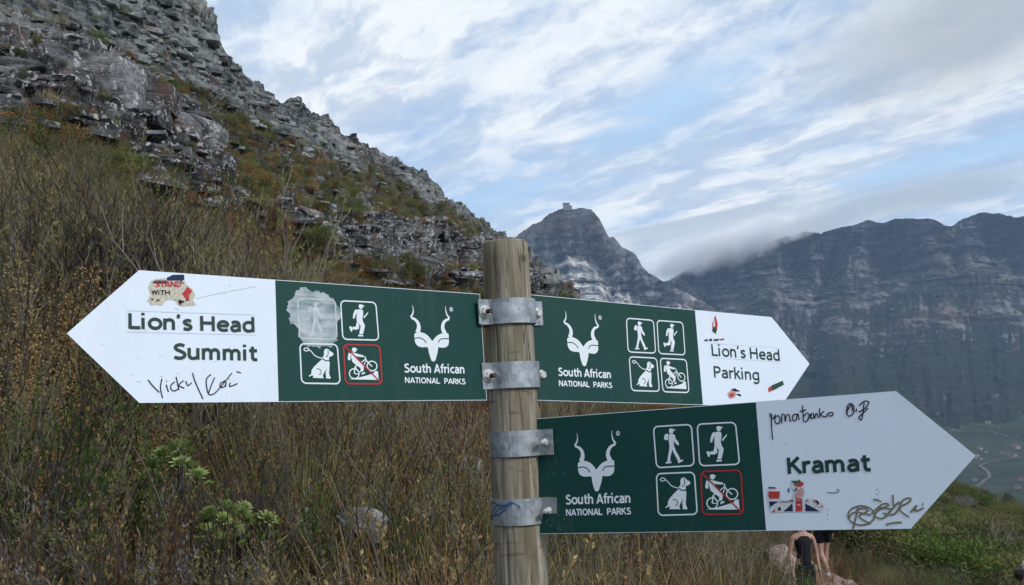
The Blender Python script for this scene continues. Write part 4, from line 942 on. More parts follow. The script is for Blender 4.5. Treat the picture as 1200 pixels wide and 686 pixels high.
def icon(bk, kind, ban):
    q = [loc(bk, *p) for p in FRB[bk][kind]]; f = quadmap(q); src = FR[kind]; sizep = np.linalg.norm(q[1]-q[0])/np.linalg.norm(np.array(src[1])-np.array(src[0]))
    cv = lambda P: [f(*unquad(src, *p)) for p in P]
    polys = [cv(P) for P in IC[kind]['polys']]
    for P, wd, cl in IC[kind]['strokes']: polys += stroke(cv(P), wd*sizep, cl, smooth=3)
    # rounded frame
    r = .13; e = .016; fr = []
    for cx, cy, a0 in ((1-r, r, -90), (1-r, 1-r, 0), (r, 1-r, 90), (r, r, 180)):
        for k in range(6): a = math.radians(a0+k*18); fr.append(f(cx+(r-e)*math.cos(a), cy+(r-e)*math.sin(a)))
    ring = stroke(fr, np.linalg.norm(q[1]-q[0])*.034, True, smooth=0)
    if 'ghost' not in M: M['ghost'] = flat('half-scrubbed print', (.52, .58, .62), .6, .3, .1, 80)
    o = decal('pictogram', bk, polys+([] if ban else ring), M['ghost' if (bk, kind) == ('A', 'walker') else 'print'], boards[bk], label=WHAT[kind]+(' with red prohibition bar' if ban else ''))
    if IC[kind].get('dark'):
        dk = []
        for P, wd, cl in IC[kind]['dark']: dk += stroke(cv(P), wd*sizep, cl, smooth=3)
        decal('pictogram_lines', bk, dk, M['signgreen'], boards[bk], .0019)
    if ban:
        bar = stroke([f(.06, .06), f(.94, .94)], np.linalg.norm(q[1]-q[0])*.034, smooth=0)
        decal('prohibition_frame', bk, ring+bar, M['redprint'], boards[bk], .0022)
for bk in BD:
    for kd in FR: icon(bk, kd, kd == 'bike' and bk != 'B')
# --- spiral-horned antelope head emblem, traced over the lower board in a 629 x 686 window
KU = lambda X_, Y_: (650+X_/5.718, 490+Y_/5.718)
kanch = {'C': [KU(130, 190), KU(412, 180), KU(283, 492)], 'A': [(480.2, 372.5), (526.9, 374.8), (507.7, 423.8)], 'B': [(659.7, 378.3), (701.6, 383.9), (684.6, 429.3)]}
hornL = ([(150, 100), (154, 130), (150, 160), (135, 186)], [(138, 190), (164, 200), (184, 225), (188, 258), (178, 292)])
hornR = ([(384, 82), (384, 112), (392, 145), (410, 172)], [(408, 176), (380, 190), (362, 216), (358, 250), (372, 286)])
headp = [(160, 298), (190, 288), (215, 290), (245, 305), (268, 330), (279, 346), (292, 330), (315, 305), (345, 288), (372, 282), (396, 284), (400, 300), (400, 345), (392, 372), (370, 388), (340, 390), (322, 388), (316, 420), (302, 470), (292, 490), (274, 490), (264, 470), (252, 425), (246, 392), (215, 394), (185, 390), (166, 374), (158, 350), (156, 320)]
for bk in BD:
    S3 = np.array([loc('C', *p) for p in kanch['C']]); T3 = np.array([loc(bk, *p) for p in kanch[bk]])
    A_ = np.linalg.solve(np.c_[S3, np.ones(3)], T3); cv = lambda P: [np.r_[loc('C', *KU(*p)), 1]@A_ for p in P]
    k_ = np.linalg.norm(T3[1]-T3[0])/282
    pl = [smooth_poly(cv(headp), 2)]
    for H1, H2 in (hornL, hornR):
        a = cv(H1); b = cv(H2)
        s1 = stroke(a, 12*k_, smooth=5); n_ = len(s1)
        pts = cv(H1); Q = []
        # tips taper to a point
        for i, qd in enumerate(s1):
            c0 = (qd[0]+qd[3])/2; c1 = (qd[1]+qd[2])/2; t0, t1 = .15+.95*i/n_, .15+.95*(i+1)/n_
            Q.append([c0+(qd[0]-c0)*t0, c1+(qd[1]-c1)*t1, c1+(qd[2]-c1)*t1, c0+(qd[3]-c0)*t0])
        s2 = stroke(b, 26*k_, smooth=5); n2_ = len(s2); W2 = []
        for i, qd in enumerate(s2):
            c0 = (qd[0]+qd[3])/2; c1 = (qd[1]+qd[2])/2; w0_ = .45+.75*i/n2_; w1_ = .45+.75*(i+1)/n2_
            W2.append([c0+(qd[0]-c0)*w0_, c1+(qd[1]-c1)*w1_, c1+(qd[2]-c1)*w1_, c0+(qd[3]-c0)*w0_])
        pl += Q+W2
    # registered mark
    c_ = cv(ell(425, 103, 11, 14, 12)); pl += stroke(c_, 4*k_, True, smooth=0)+stroke(cv([(421, 112), (421, 95), (430, 97), (422, 103), (430, 112)]), 3*k_, smooth=0)
    decal('emblem', bk, pl, M['print'], boards[bk], label='white antelope head with spiral horns')
    ln = stroke(cv([(156, 334), (190, 328), (218, 338), (238, 362)]), 6*k_, smooth=4)+stroke(cv([(402, 322), (360, 324), (335, 332), (322, 356)]), 6*k_, smooth=4)
    h_ = len(ln)//2
    for q_ in (ln[:h_], ln[h_:]): decal('emblem_line', bk, q_, M['signgreen'], boards[bk], .0019)
P_, G_ = M['print'], M['printgreen']
for bk, a, b, c, d, h1, h2 in (('C', (663.2, 591.4), (738.9, 589.4), (663.6, 604.6), (739.3, 602.9), 11.2, 7.6), ('A', (473.5, 436.7), (543.9, 438.0), (474.4, 448.9), (545, 450.6), 10.4, 6.7), ('B', (654, 440.6), (715.5, 443.6), (654.9, 452.6), (716.9, 455.0), 9.6, 6.6)):
    lettering(bk, 'South African', a, b, h1, P_, boards[bk], .185)
    lettering(bk, 'NATIONAL  PARKS', c, d, h2, P_, boards[bk], .20)
lettering('A', 'Lion\u2019s Head', (150.2, 385.4), (297.9, 389.6), 18.2, G_, boards['A'], .215)
lettering('A', 'Summit', (202.6, 421), (300.4, 423), 18.4, G_, boards['A'], .215)
lettering('B', 'Lion\u2019s Head', (834, 417.2), (913.8, 423.2), 13.4, G_, boards['B'], .165)
lettering('B', 'Parking', (836.6, 442.6), (889.8, 446.2), 13.4, G_, boards['B'], .165)
lettering('C', 'Kramat', (923.4, 555.4), (1019.6, 552.0), 18.9, G_, boards['C'], .215)
# faint edges of the overlaid lettering strips
M['seam'] = flat('sheeting seam', (.56, .66, .78), .6)
def px_strokes(bk, lines, wd, closed=False, smooth=4): 
    out = []
    for L in lines: out += stroke([loc(bk, *p) for p in L], wd, closed, smooth=smooth)
    return out
decal('strip_seam', 'A', px_strokes('A', [[(148.4, 364.3), (299.3, 369.3), (299.3, 392.8), (147.5, 389.2)]], .0011, True, 0), M['seam'], boards['A'], .0011)
decal('strip_seam', 'B', px_strokes('B', [[(832, 402.5), (913.5, 408), (915.6, 424.5), (834.3, 419.4)]], .0009, True, 0), M['seam'], boards['B'], .0011)
# --- handwriting
def hand(bk, sc0, x0, y0, lines, wd, m, label):
    if wd < .002:
        for L in lines: decal('pen_mark', bk, px_strokes(bk, [[(x0+x/sc0, y0+y/sc0) for x, y in L]], wd), m, boards[bk], .0018)
        return
    conv = [[(x0+x/sc0, y0+y/sc0) for x, y in L] for L in lines]
    return decal('graffiti', bk, px_strokes(bk, conv, wd), m, boards[bk], .0018, label)
hand('A', 3.611, 70, 300, [[(373, 525), (395, 552), (421, 578)], [(432, 520), (426, 560), (435, 602)], [(450, 545), (455, 562), (460, 576)], [(451, 530), (453, 533)],
    [(487, 534), (472, 545), (470, 563), (484, 572), (502, 562)], [(492, 512), (498, 540), (504, 568)], [(524, 528), (503, 548), (527, 560)], [(533, 530), (542, 549), (558, 536)],
    [(562, 495), (568, 520), (588, 568), (606, 606)], [(640, 502), (622, 518), (620, 545), (630, 585), (655, 582), (688, 545), (728, 496)], [(655, 515), (640, 550), (628, 585)], [(700, 528), (680, 540), (680, 556), (698, 552), (704, 532), (700, 555)],
    [(722, 536), (718, 552), (735, 548), (752, 540)], [(716, 520), (717, 523)], [(748, 490), (766, 495)]], .0022, M['ink'], 'name scribbled in black marker')
hand('C', 4.286, 890, 465, [[(52, 82), (58, 102), (72, 108), (80, 88)], [(62, 85), (60, 130), (67, 216)], [(98, 95), (80, 103), (80, 130), (96, 135), (104, 114), (95, 95)], [(112, 135), (113, 92), (126, 92), (130, 125), (136, 95), (150, 92), (154, 122), (160, 118)],
    [(192, 88), (170, 92), (168, 118), (184, 118), (193, 86), (200, 118)], [(216, 45), (220, 90), (222, 126)], [(203, 75), (236, 66)], [(222, 100), (240, 82), (250, 96), (240, 122), (226, 126)], [(252, 96), (264, 84), (256, 108), (272, 106)],
    [(272, 82), (276, 110), (286, 84), (296, 106)], [(302, 58), (304, 106)], [(326, 74), (308, 90), (332, 102), (346, 84), (368, 80), (366, 96), (346, 95)]], .0024, M['ink'], 'handwritten name in dark purple marker')
hand('C', 4.286, 890, 465, [[(438, 92), (442, 50), (458, 34), (475, 52), (470, 86), (450, 98), (440, 78), (462, 40), (468, 72)],
    [(484, 78), (490, 60)], [(500, 46), (525, 24), (550, 28), (532, 58), (498, 78)], [(526, 30), (520, 85), (512, 118), (500, 104), (522, 82), (546, 58)]], .0024, M['ink'], 'pair of scribbled initials in dark marker')
hand('C', 4.286, 890, 465, [ell(512, 597, 66, 48, 16)+[(578, 597)], [(495, 555), (484, 610), (470, 665)], [(488, 572), (520, 560), (546, 574), (500, 602), (560, 640)], [(450, 610), (480, 580), (560, 596)],
    [(562, 590), (618, 540), (650, 545), (600, 570), (580, 600), (620, 612), (652, 580), (660, 565), (600, 558)], [(670, 494), (672, 530), (676, 562)], [(620, 585), (680, 590), (720, 522), (758, 510), (750, 532), (700, 562), (752, 606)],
    [(640, 600), (700, 530), (706, 570)], [(760, 582), (790, 545), (780, 572), (802, 570), (826, 558)], [(636, 643), (675, 633), (716, 632)], [(572, 517), (590, 518), (612, 528)]], .0033, M['gold'], 'dull gold paint-marker tag')
hand('C', 4.286, 890, 465, [[(340, 482), (388, 482), (400, 470), (386, 466)], [(588, 466), (596, 465)], [(602, 480), (606, 476)], [(590, 493), (594, 489)], [(820, 534), (822, 542), (815, 548)], [(342, 566), (343, 572)], [(341, 590), (343, 596)], [(343, 612), (344, 616)], [(132, 236), (134, 240)]], .0013, M['ink'], 'small black pen ticks')
# --- torn stickers
C_ = {k: flat('sticker '+k, v, .7, .2, .14, 260) for k, v in dict(cream=(.56, .53, .44), red=(.50, .05, .06), navy=(.020, .035, .085), black=(.02, .02, .025), green=(.04, .13, .05), pink=(.55, .33, .31), paper=(.62, .64, .68), darkgreen=(.03, .075, .055)).items()}
def sticker(bk, s0, x0, y0, layers, label):
    rt = None
    for i, (c, polys) in enumerate(layers):
        P = [[loc(bk, x0+x/s0, y0+y/s0) for x, y in q] for q in polys]
        for P1 in P:
            o = decal('sticker' if rt is None else 'sticker_print', bk, [P1], C_[c], boards[bk], .0013+i*.0004, label if rt is None else None)
            rt = rt or o
def jag(pts, a, n=3, seed=1):
    r = random.Random(seed); out = []
    for i, p in enumerate(pts):
        q = pts[(i+1) % len(pts)]
        for k in range(n): t_ = k/n; out.append((p[0]+(q[0]-p[0])*t_+r.uniform(-a, a), p[1]+(q[1]-p[1])*t_+r.uniform(-a, a)))
    return out
sticker('A', 13.72, 160, 315, [('cream', [jag([(250, 180), (480, 150), (760, 180), (830, 290), (905, 330), (950, 440), (900, 530), (960, 590), (780, 600), (690, 600), (590, 500), (480, 500), (420, 590), (230, 580), (170, 520), (215, 430), (180, 300)], 14, 3)]),
    ('navy', [[(480, 150), (580, 100), (765, 98), (765, 180), (722, 200), (772, 255), (738, 242), (700, 195), (490, 195)], [(245, 235), (300, 190), (480, 190), (470, 245), (300, 240)]]),
    ('red', [jag([(730, 400), (820, 295), (900, 365), (862, 395), (850, 440), (830, 410), (848, 498), (790, 495)], 5, 2)]),
    ('black', [jag([(215, 500), (250, 480), (275, 500), (262, 515), (240, 500)], 6, 2), jag([(310, 520), (345, 485), (375, 515), (350, 525)], 6, 2), jag([(665, 510), (720, 505), (765, 540), (715, 560), (710, 590), (680, 560)], 9, 3), jag([(775, 515), (810, 495), (860, 510), (820, 520)], 6, 2), [(605, 485), (630, 490), (640, 505)]])], 'torn cream sticker reading stand with in red and black')
lettering('A', 'STAND', (160+298/13.72, 315+292/13.72), (160+715/13.72, 315+296/13.72), 6.6, C_['red'], boards['A'], .2, 'sticker_lettering', .0032)
lettering('A', 'WITH', (160+240/13.72, 315+415/13.72), (160+535/13.72, 315+425/13.72), 5.2, C_['black'], boards['A'], .2, 'sticker_lettering', .0032)
sticker('C', 13.33, 890, 560, [('paper', [jag([(130, 200), (335, 205), (330, 345), (520, 330), (540, 200), (480, 150), (520, 70), (690, 60), (700, 310), (900, 335), (1035, 460), (965, 535), (180, 548), (150, 460), (120, 330)], 8, 3)]),
    ('navy', [[(155, 370), (295, 372), (165, 465)], [(375, 525), (515, 400), (525, 525)], [(715, 400), (720, 525), (945, 525)], jag([(530, 205), (590, 150), (602, 172), (560, 212)], 5, 2), jag([(443, 165), (465, 170), (478, 250), (450, 230)], 5, 2)]),
    ('red', [[(140, 215), (325, 215), (308, 325), (150, 325)], [(566, 320), (668, 320), (672, 525), (568, 525)], [(185, 540), (250, 490), (240, 538)], [(815, 360), (900, 350), (920, 402)], [(960, 420), (1015, 465), (970, 450)], jag([(540, 92), (600, 60), (680, 75), (700, 105), (640, 145), (565, 132)], 8, 3)]),
    ('green', [jag([(485, 50), (600, 45), (620, 25), (650, 65), (560, 100), (510, 72)], 6, 2)]),
    ('pink', [jag([(560, 215), (680, 150), (690, 240), (665, 300), (570, 305)], 8, 3)]),
    ('black', [jag([(135, 150), (200, 145), (275, 160), (240, 172), (150, 170)], 5, 3), jag([(290, 475), (320, 455), (350, 490), (320, 515), (300, 500)], 8, 2), jag([(900, 350), (936, 392), (905, 440), (898, 400)], 5, 2), [(490, 340), (535, 350), (532, 372), (495, 362)], [(712, 362), (765, 348), (768, 362), (715, 374)]]+[[(320+i*36, 372-i*2), (344+i*36, 368-i*2), (344+i*36, 386-i*2), (320+i*36, 388-i*2)] for i in range(5)]),
    ('paper', [jag([(575, 350), (650, 345), (655, 352), (590, 358)], 3, 2), jag([(580, 420), (640, 425), (650, 445), (600, 432)], 4, 2)])], 'scraped remains of a union flag sticker')
sticker('B', 3.529, 620, 340, [('red', [[(770, 104), (780, 140), (777, 165), (768, 150), (758, 165), (757, 140)]]), ('darkgreen', [[(768, 150), (777, 165), (771, 182), (755, 168)]]), ('paper', [[(762, 125), (767, 120), (768, 150), (760, 155)]])], 'small red and green flame-shaped sticker scrap')
sticker('B', 3.529, 620, 340, [('red', [[(786, 203), (806, 200), (808, 206), (790, 209)], [(988, 405), (1000, 398), (1006, 416), (990, 424)]]), ('pink', [smooth_poly([(820, 428), (838, 416), (856, 425), (850, 444), (830, 448)], 3)]), ('darkgreen', [[(724, 206), (738, 202), (738, 212), (724, 211)], [(744, 203), (756, 201), (756, 211), (744, 212)], [(762, 204), (784, 202), (784, 209), (764, 212)], [(1000, 396), (1048, 375), (1053, 392), (1006, 417)]]),
    ('black', [jag([(836, 410), (852, 408), (872, 418), (860, 424)], 4, 2), jag([(858, 428), (876, 434), (874, 442), (862, 438)], 3, 2)]), ('red', [smooth_poly([(828, 432), (842, 426), (846, 438), (832, 442)], 3)])], 'peeling sticker scraps, a green capsule shape among them')
# --- pale scrubbed patch over the walker on the summit board
def scrub_material():
    m, t, b = mat('scrubbed pale paint'); c = objc(t)
    mp = t.node('ShaderNodeMapping'); t.set(mp.inputs[0], c); mp.inputs['Scale'].default_value = (18, 18, 70); mp.inputs['Rotation'].default_value = (0, .15, 0)
    n = t.noise(mp.outputs[0], 1, 6, .65, .4); n2 = t.noise(c, 30, 5, .6)
    t.set(b.inputs['Base Color'], t.ramp(t.math('ADD', t.math('MULTIPLY', n, .6), t.math('MULTIPLY', n2, .4)), [(.36, (.12, .22, .22)), (.48, (.33, .40, .43)), (.60, (.50, .56, .61))])); b.inputs['Roughness'].default_value = .6
    return m
M['scrub'] = scrub_material()
q = [loc('A', 335+x/5.492, 330+y/5.492) for x, y in jag([(60, 55), (110, 35), (160, 60), (215, 70), (265, 75), (300, 110), (335, 150), (352, 210), (335, 262), (322, 330), (330, 372), (290, 420), (215, 425), (140, 418), (110, 392), (85, 350), (70, 290), (20, 262), (28, 215), (5, 180), (18, 130), (55, 90)], 9, 4, 5)]
decal('worn_patch', 'A', [q], M['scrub'], boards['A'], .0010)
# scuffs near the post on the boards
r_ = random.Random(5); sc_l = []
for i in range(26):
    u = r_.uniform(640, 662); v = r_.uniform(500, 622); sc_l += [[(u, v), (u+r_.uniform(-2, 2.5), v+r_.uniform(-3, 3)), (u+r_.uniform(-3, 4), v+r_.uniform(-5, 5))]]
M['scuff'] = flat('scuffed sheeting', (.10, .17, .15), .6)
tag(decal('scuff_marks', 'C', px_strokes('C', sc_l, .0010), M['scuff'], boards['C'], .0012), kind='stuff')
sc_l = []
for i in range(20):
    u = r_.uniform(120, 310); v = r_.uniform(335, 460); sc_l += [[(u, v), (u+r_.uniform(-6, 6), v+r_.uniform(-3, 3))]]
sc_l += [[(230, 350), (262, 343), (300, 336)], [(262, 345), (265, 344)], [(268, 333), (270, 336)]]
M['scratch'] = flat('grey scratches', (.42, .46, .52), .6)
tag(decal('scratch_marks', 'A', px_strokes('A', sc_l, .0008), M['scratch'], boards['A'], .0011), kind='stuff')

# --- clamps: a half band round the post with flat ears bolted through the boards
def clamp(bk, zc_px, h, both, label=None, ear=.034, tilt=0.):
    b = BD[bk]; u, v = zc_px
    c = _axis(v); X_ = b['X'].copy(); X_ -= ax*(X_@ax); X_ /= np.linalg.norm(X_); N_ = np.cross(ax, X_)
    if N_[1] > 0: N_ = -N_
    r0 = .0588+.0012; th = .003; V = []; prof = []
    a0, a1 = (0, math.pi) if both else (0, math.pi*1.25)
    for k in range(25):
        a = a0+(a1-a0)*k/24; prof.append((math.cos(a)*r0, math.sin(a)*r0, math.cos(a)*(r0+th), math.sin(a)*(r0+th)))
    f0 = .006                                        # ears lie just proud of the board
    st = [(r0+ear, f0, r0+ear, f0+th), (r0+.004, f0, r0+.006, f0+th)]
    pr = st+[q for q in prof if q[1] > f0+.002 or q[0] < 0]
    if both: pr = st+[q for q in prof if q[1] > f0+.004]+[(-r0-.004, f0, -r0-.006, f0+th), (-r0-ear, f0, -r0-ear, f0+th)]
    n = len(pr)
    for sgn in (-1, 1):
        for (xi, yi, xo, yo) in pr:
            for (x_, y_) in ((xi, yi), (xo, yo)): V.append(c+X_*x_+N_*y_+ax*(sgn*h/2+tilt*x_))
    Fc = []
    for i in range(n-1):
        A0, B0 = 2*i, 2*i+1; A1, B1 = A0+2, B0+2; T0 = 2*n
        Fc += [(B0, B1, B1+T0, B0+T0), (A0, A0+T0, A1+T0, A1), (A0, A1, B1, B0), (A0+T0, B0+T0, B1+T0, A1+T0)]
    Fc += [(0, 1, 1+2*n, 2*n), (2*n-2, 4*n-2, 4*n-1, 2*n-1)]
    o = part('clamp_band', V, Fc, M['galv'], post_root, label=label)
    bm = bmesh.new(); bm.from_mesh(o.data); bmesh.ops.recalc_face_normals(bm, faces=bm.faces[:]); bm.to_mesh(o.data); bm.free()
    # back half
    V2 = []; ks = 13
    for sgn in (-1, 1):
        for k in range(ks):
            a = math.pi+math.pi*k/(ks-1); a = a if both else math.pi*1.2+math.pi*.8*k/(ks-1)
            for rr in (r0, r0+th): V2.append(c+X_*math.cos(a)*rr+N_*(math.sin(a)*rr-(.004 if both else 0))+ax*(sgn*h/2))
    F2 = []
    for k in range(ks-1):
        a_ = 2*k; F2 += [(a_+1, a_+3, a_+3+2*ks, a_+1+2*ks), (a_, a_+2*ks, a_+2+2*ks, a_+2), (a_, a_+2, a_+3, a_+1), (a_+2*ks, a_+1+2*ks, a_+3+2*ks, a_+2+2*ks)]
    part('clamp_backing', V2, F2, M['galv'], o)
    def cyl(cc, N, r, l0, l1, k, name, m, rot=0.):
        E1 = np.cross(N, ax); E1 /= np.linalg.norm(E1); E2 = np.cross(N, E1); V = []
        for l in (l0, l1):
            for j in range(k): a = 2*math.pi*j/k+rot; V.append(cc+E1*math.cos(a)*r+E2*math.sin(a)*r+N*l)
        for j in range(k): a = 2*math.pi*j/k+rot; V.append(cc+E1*math.cos(a)*r*.82+E2*math.sin(a)*r*.82+N*(l1+abs(r)*.16))
        Fc = [(j, (j+1) % k, k+(j+1) % k, k+j) for j in range(k)]+[(k+j, k+(j+1) % k, 2*k+(j+1) % k, 2*k+j) for j in range(k)]+[tuple(range(2*k, 3*k)), tuple(range(k-1, -1, -1))]
        q = part(name, V, Fc, m, o); bm = bmesh.new(); bm.from_mesh(q.data); bmesh.ops.recalc_face_normals(bm, faces=bm.faces[:]); bm.to_mesh(q.data); bm.free()
    for side in ((1, -1) if both else (1,)):
        cc = c+X_*side*(r0+ear*.52)+N_*(f0+th)
        big = side == -1
        if both and big:
            cyl(cc, N_, .0160, 0, .0025, 20, 'washer', M['bolt']); cyl(cc, N_, .0120, .0025, .009, 6, 'nut', M['bolt'], .3); cyl(cc, N_, .0055, .007, .026, 12, 'bolt', M['boltdark'])
        elif both:
            cyl(cc, N_, .0125, 0, .002, 20, 'washer', M['bolt']); cyl(cc, N_, .0098, .002, .009, 6, 'bolt', M['bolt'], .5)
        else:
            cyl(cc, N_, .0085, 0, .007, 6, 'nut', M['bolt'], .2); cyl(cc, N_, .0048, .007, .022, 12, 'bolt', M['bolt'])
    return o
clamp('A', (597, 367), .058, True, 'upper galvanised clamp with its nut and bolt')
clamp('A', (602, 440.5), .060, True, 'second galvanised clamp joining the two upper boards')
clamp('C', (604, 519.5), .058, False, 'third galvanised clamp with a single ear', .040)
cb = clamp('C', (608, 598), .058, False, 'lowest galvanised clamp scribbled with blue pen', .042)
# blue pen scribble on the lowest clamp, on the curved band
M['bluepen'] = flat('blue pen', (.035, .095, .22), .6)
def on_band(a, z, c=_axis(598)):
    b = BD['C']; X_ = b['X']-ax*(b['X']@ax); X_ /= np.linalg.norm(X_); N_ = np.cross(ax, X_); N_ = -N_ if N_[1] > 0 else N_
    return c+X_*math.cos(a)*.0635+N_*math.sin(a)*.0635+ax*z
V = []; Fc = []
for L in ([(2.75, .018), (2.2, .022), (1.7, .016), (1.3, .022), (1.0, .010)], [(2.7, -.012), (2.3, .002), (1.9, .016), (1.5, .012), (1.9, -.004), (2.4, -.008)], [(2.75, -.018), (2.3, -.010), (1.8, .010), (1.3, .018)]):
    for qd in stroke(L, .0035, smooth=6):
        b0 = len(V); V += [on_band(p[0], p[1]) for p in qd]; Fc.append((b0, b0+1, b0+2, b0+3))
part('pen_scribble', V, Fc, M['bluepen'], cb)

# ---------------------------------------------------------------- things standing on the ground
def stand(u, vtop, d):
    """foot on the ground at distance d under photo column u, and the height that reaches row vtop"""
    p = at(u, vtop, d); z = float(hz(p[0], p[1])[0]); return np.array([p[0], p[1], z]), p[2]-z
def ground_hit(u, v, d0=3., d1=4000.):
    d = np.geomspace(d0, d1, 1500); P = CAM+ray(u, v)[None, :]*(d/ray(u, v)[1])[:, None]; z = hz(P[:, 0], P[:, 1]); i = np.argmax(P[:, 2] < z); return np.array([P[i, 0], P[i, 1], z[i]])
def split_thing(name, me, p, s, label, cat, group=None, names=('stems', 'foliage'), rz=0.):
    """a plant as an Empty with its stems and its foliage as two parts"""
    root = empty(name, tuple(map(float, p)), label, cat, group); root.scale = (s, s, s) if np.isscalar(s) else s; root.rotation_euler[2] = rz
    vs = np.empty(len(me.vertices)*3); me.vertices.foreach_get('co', vs); vs = vs.reshape(-1, 3)
    for k, nm in enumerate(names):
        fs = [tuple(q.vertices) for q in me.polygons if q.material_index == k]
        if not fs: continue
        used = sorted({i for f in fs for i in f}); mp_ = {a: b for b, a in enumerate(used)}
        key = me.name+nm
        if key not in _split: _split[key] = np_mesh(nm, vs[used], [tuple(mp_[i] for i in f) for f in fs], me.materials[k])
        link(nm, _split[key], root)
    return root
_split = {}
def bare_shrub(seed, mats, h=1.8, spread=.8, n=7, leafy=0):
    rnd = random.Random(seed); b = PB()
    def grow(p, d, L, r, lvl):
        pts, dd = curve_pts(p, d, L, 5, rnd, .20, .10)
        if lvl < 2: b.tube(pts, r, r*.5, 0, 5 if lvl == 0 else 4)
        else: b.ribbon(pts, r*2.4, r, 0, rnd); 
        if lvl >= 4: return
        for k in range((6, 5, 4, 3)[lvl]):
            t_ = rnd.uniform(.3, 1); i = min(int(t_*5), 4); q = pts[i].lerp(pts[i+1], t_*5-i)
            side = Vector((rnd.uniform(-1, 1), rnd.uniform(-1, 1), rnd.uniform(-.1, .8)))
            grow(q, (pts[i+1]-pts[i]).normalized()+side*.85, L*rnd.uniform(.42, .68), r*.55, lvl+1)
        if leafy and lvl == 3:
            for _ in range(leafy): b.leaf(pts[rnd.randint(1, 5)], dd+Vector((rnd.uniform(-1, 1), rnd.uniform(-1, 1), rnd.uniform(-.3, 1))), .035, .012, 1, rnd)
    for _ in range(n):
        a = rnd.uniform(0, 6.28); grow(Vector((0, 0, -.1)), Vector((math.cos(a)*spread*rnd.uniform(.2, 1), math.sin(a)*spread*rnd.uniform(.2, 1), 1)), h*.62*rnd.uniform(.7, 1), .018, 0)
    v = b.mesh('bare_shrub', mats); zmax = max(q.co.z for q in v.vertices)
    for q in v.vertices: q.co *= 1/zmax
    return v
def norm_h(me):
    zmax = max(q.co.z for q in me.vertices)
    for q in me.vertices: q.co *= 1/zmax
    return me
for i, (u, vt, d, seed, sp, mt, lf, lab) in enumerate([
        (95, 175, 9.0, 3, .85, 'darktwig', 1, 'tall dark bare-branched shrub left of the summit board, the biggest of the leafless ones'),
        (175, 168, 9.8, 8, .9, 'greytwig', 2, 'spreading grey leafless shrub above the tip of the summit board'),
        (290, 205, 11.5, 5, .8, 'greytwig', 4, 'grey-green bare shrub above the walker pictogram of the summit board'),
        (60, 235, 7.4, 14, .6, 'greytwig', 2, 'thin upright pale-twigged shrub near the left edge of the picture'),
        (228, 262, 8.4, 17, 1.0, 'darktwig', 1, 'low dark bare shrub just above the white end of the summit board'),
        (300, 478, 6.0, 19, .5, 'darktwig', 0, 'dark leafless sapling under the white and green seam of the summit board'),
        (1188, 600, 34, 23, .7, 'greytwig', 0, 'small pale leafless shrub on the green slope at the right edge')]):
    p, h = stand(u, vt, d); split_thing('bare_shrub', bare_shrub(seed, [M[mt], M['olive']], 1.8, sp, 6, lf), p, h, lab, 'shrub', None, ('branches', 'leaves'))
def seed_plume(seed, mats):
    rnd = random.Random(seed); b = PB()
    for _ in range(16):
        a = rnd.uniform(0, 6.28); pts, dd = curve_pts(Vector((0, 0, -.1)), Vector((math.cos(a)*.35, math.sin(a)*.35, 1)), rnd.uniform(.7, 1.05), 6, rnd, .12, .05)
        b.tube(pts, .006, .003, 0, 3)
        for k in range(300):
            t_ = rnd.uniform(2.2, 6); i = min(int(t_), 5); q = pts[i].lerp(pts[i+1], t_-i); wob = Vector((rnd.gauss(0, 1), rnd.gauss(0, 1), rnd.gauss(0, .5)))*.022
            b.leaf(q+wob, wob.normalized()+Vector((0, 0, .6)), .013, .008, 1, rnd)
    return norm_h(b.mesh('seed_plume', mats))
pm1, pm2 = seed_plume(1, [M['darktwig'], M['ochre']]), seed_plume(2, [M['darktwig'], M['ochre']])
for u, vt, d, me, lab in [(22, 298, 7.0, pm1, 'golden-brown seed-plume bush at the left edge, level with the summit board tip'), (62, 315, 7.2, pm2, 'shorter golden seed-plume bush right beside the left-edge one'), (8, 385, 6.2, pm2, 'rusty seed-plume bush at the far left below the golden ones'), (150, 470, 6.6, pm1, 'orange-brown plume bush under the lower corner of the summit board tip')]:
    p, h = stand(u, vt, d); split_thing('seed_plume_shrub', me, p, h, lab, 'shrub', None, ('stems', 'seed_heads'))
gm = [norm_h(twig_shrub(61+k, 'leafy', [M['darktwig'], M[m_]], 1., .75, 16, 9, 4, 6, lw, ll, .006)) for k, (m_, lw, ll) in enumerate([('green', .020, .034), ('olive', .016, .03), ('greyleaf', .010, .026), ('rust', .010, .03)])]
rd = norm_h(reed_tuft(71, 'reed', [M['straw'], M['yellowgreen']], 1., .22, 190, .009, .55)); rr2 = norm_h(reed_tuft(72, 'reed', [M['rust'], M['straw']], 1., .32, 260, .007, .5, .10))
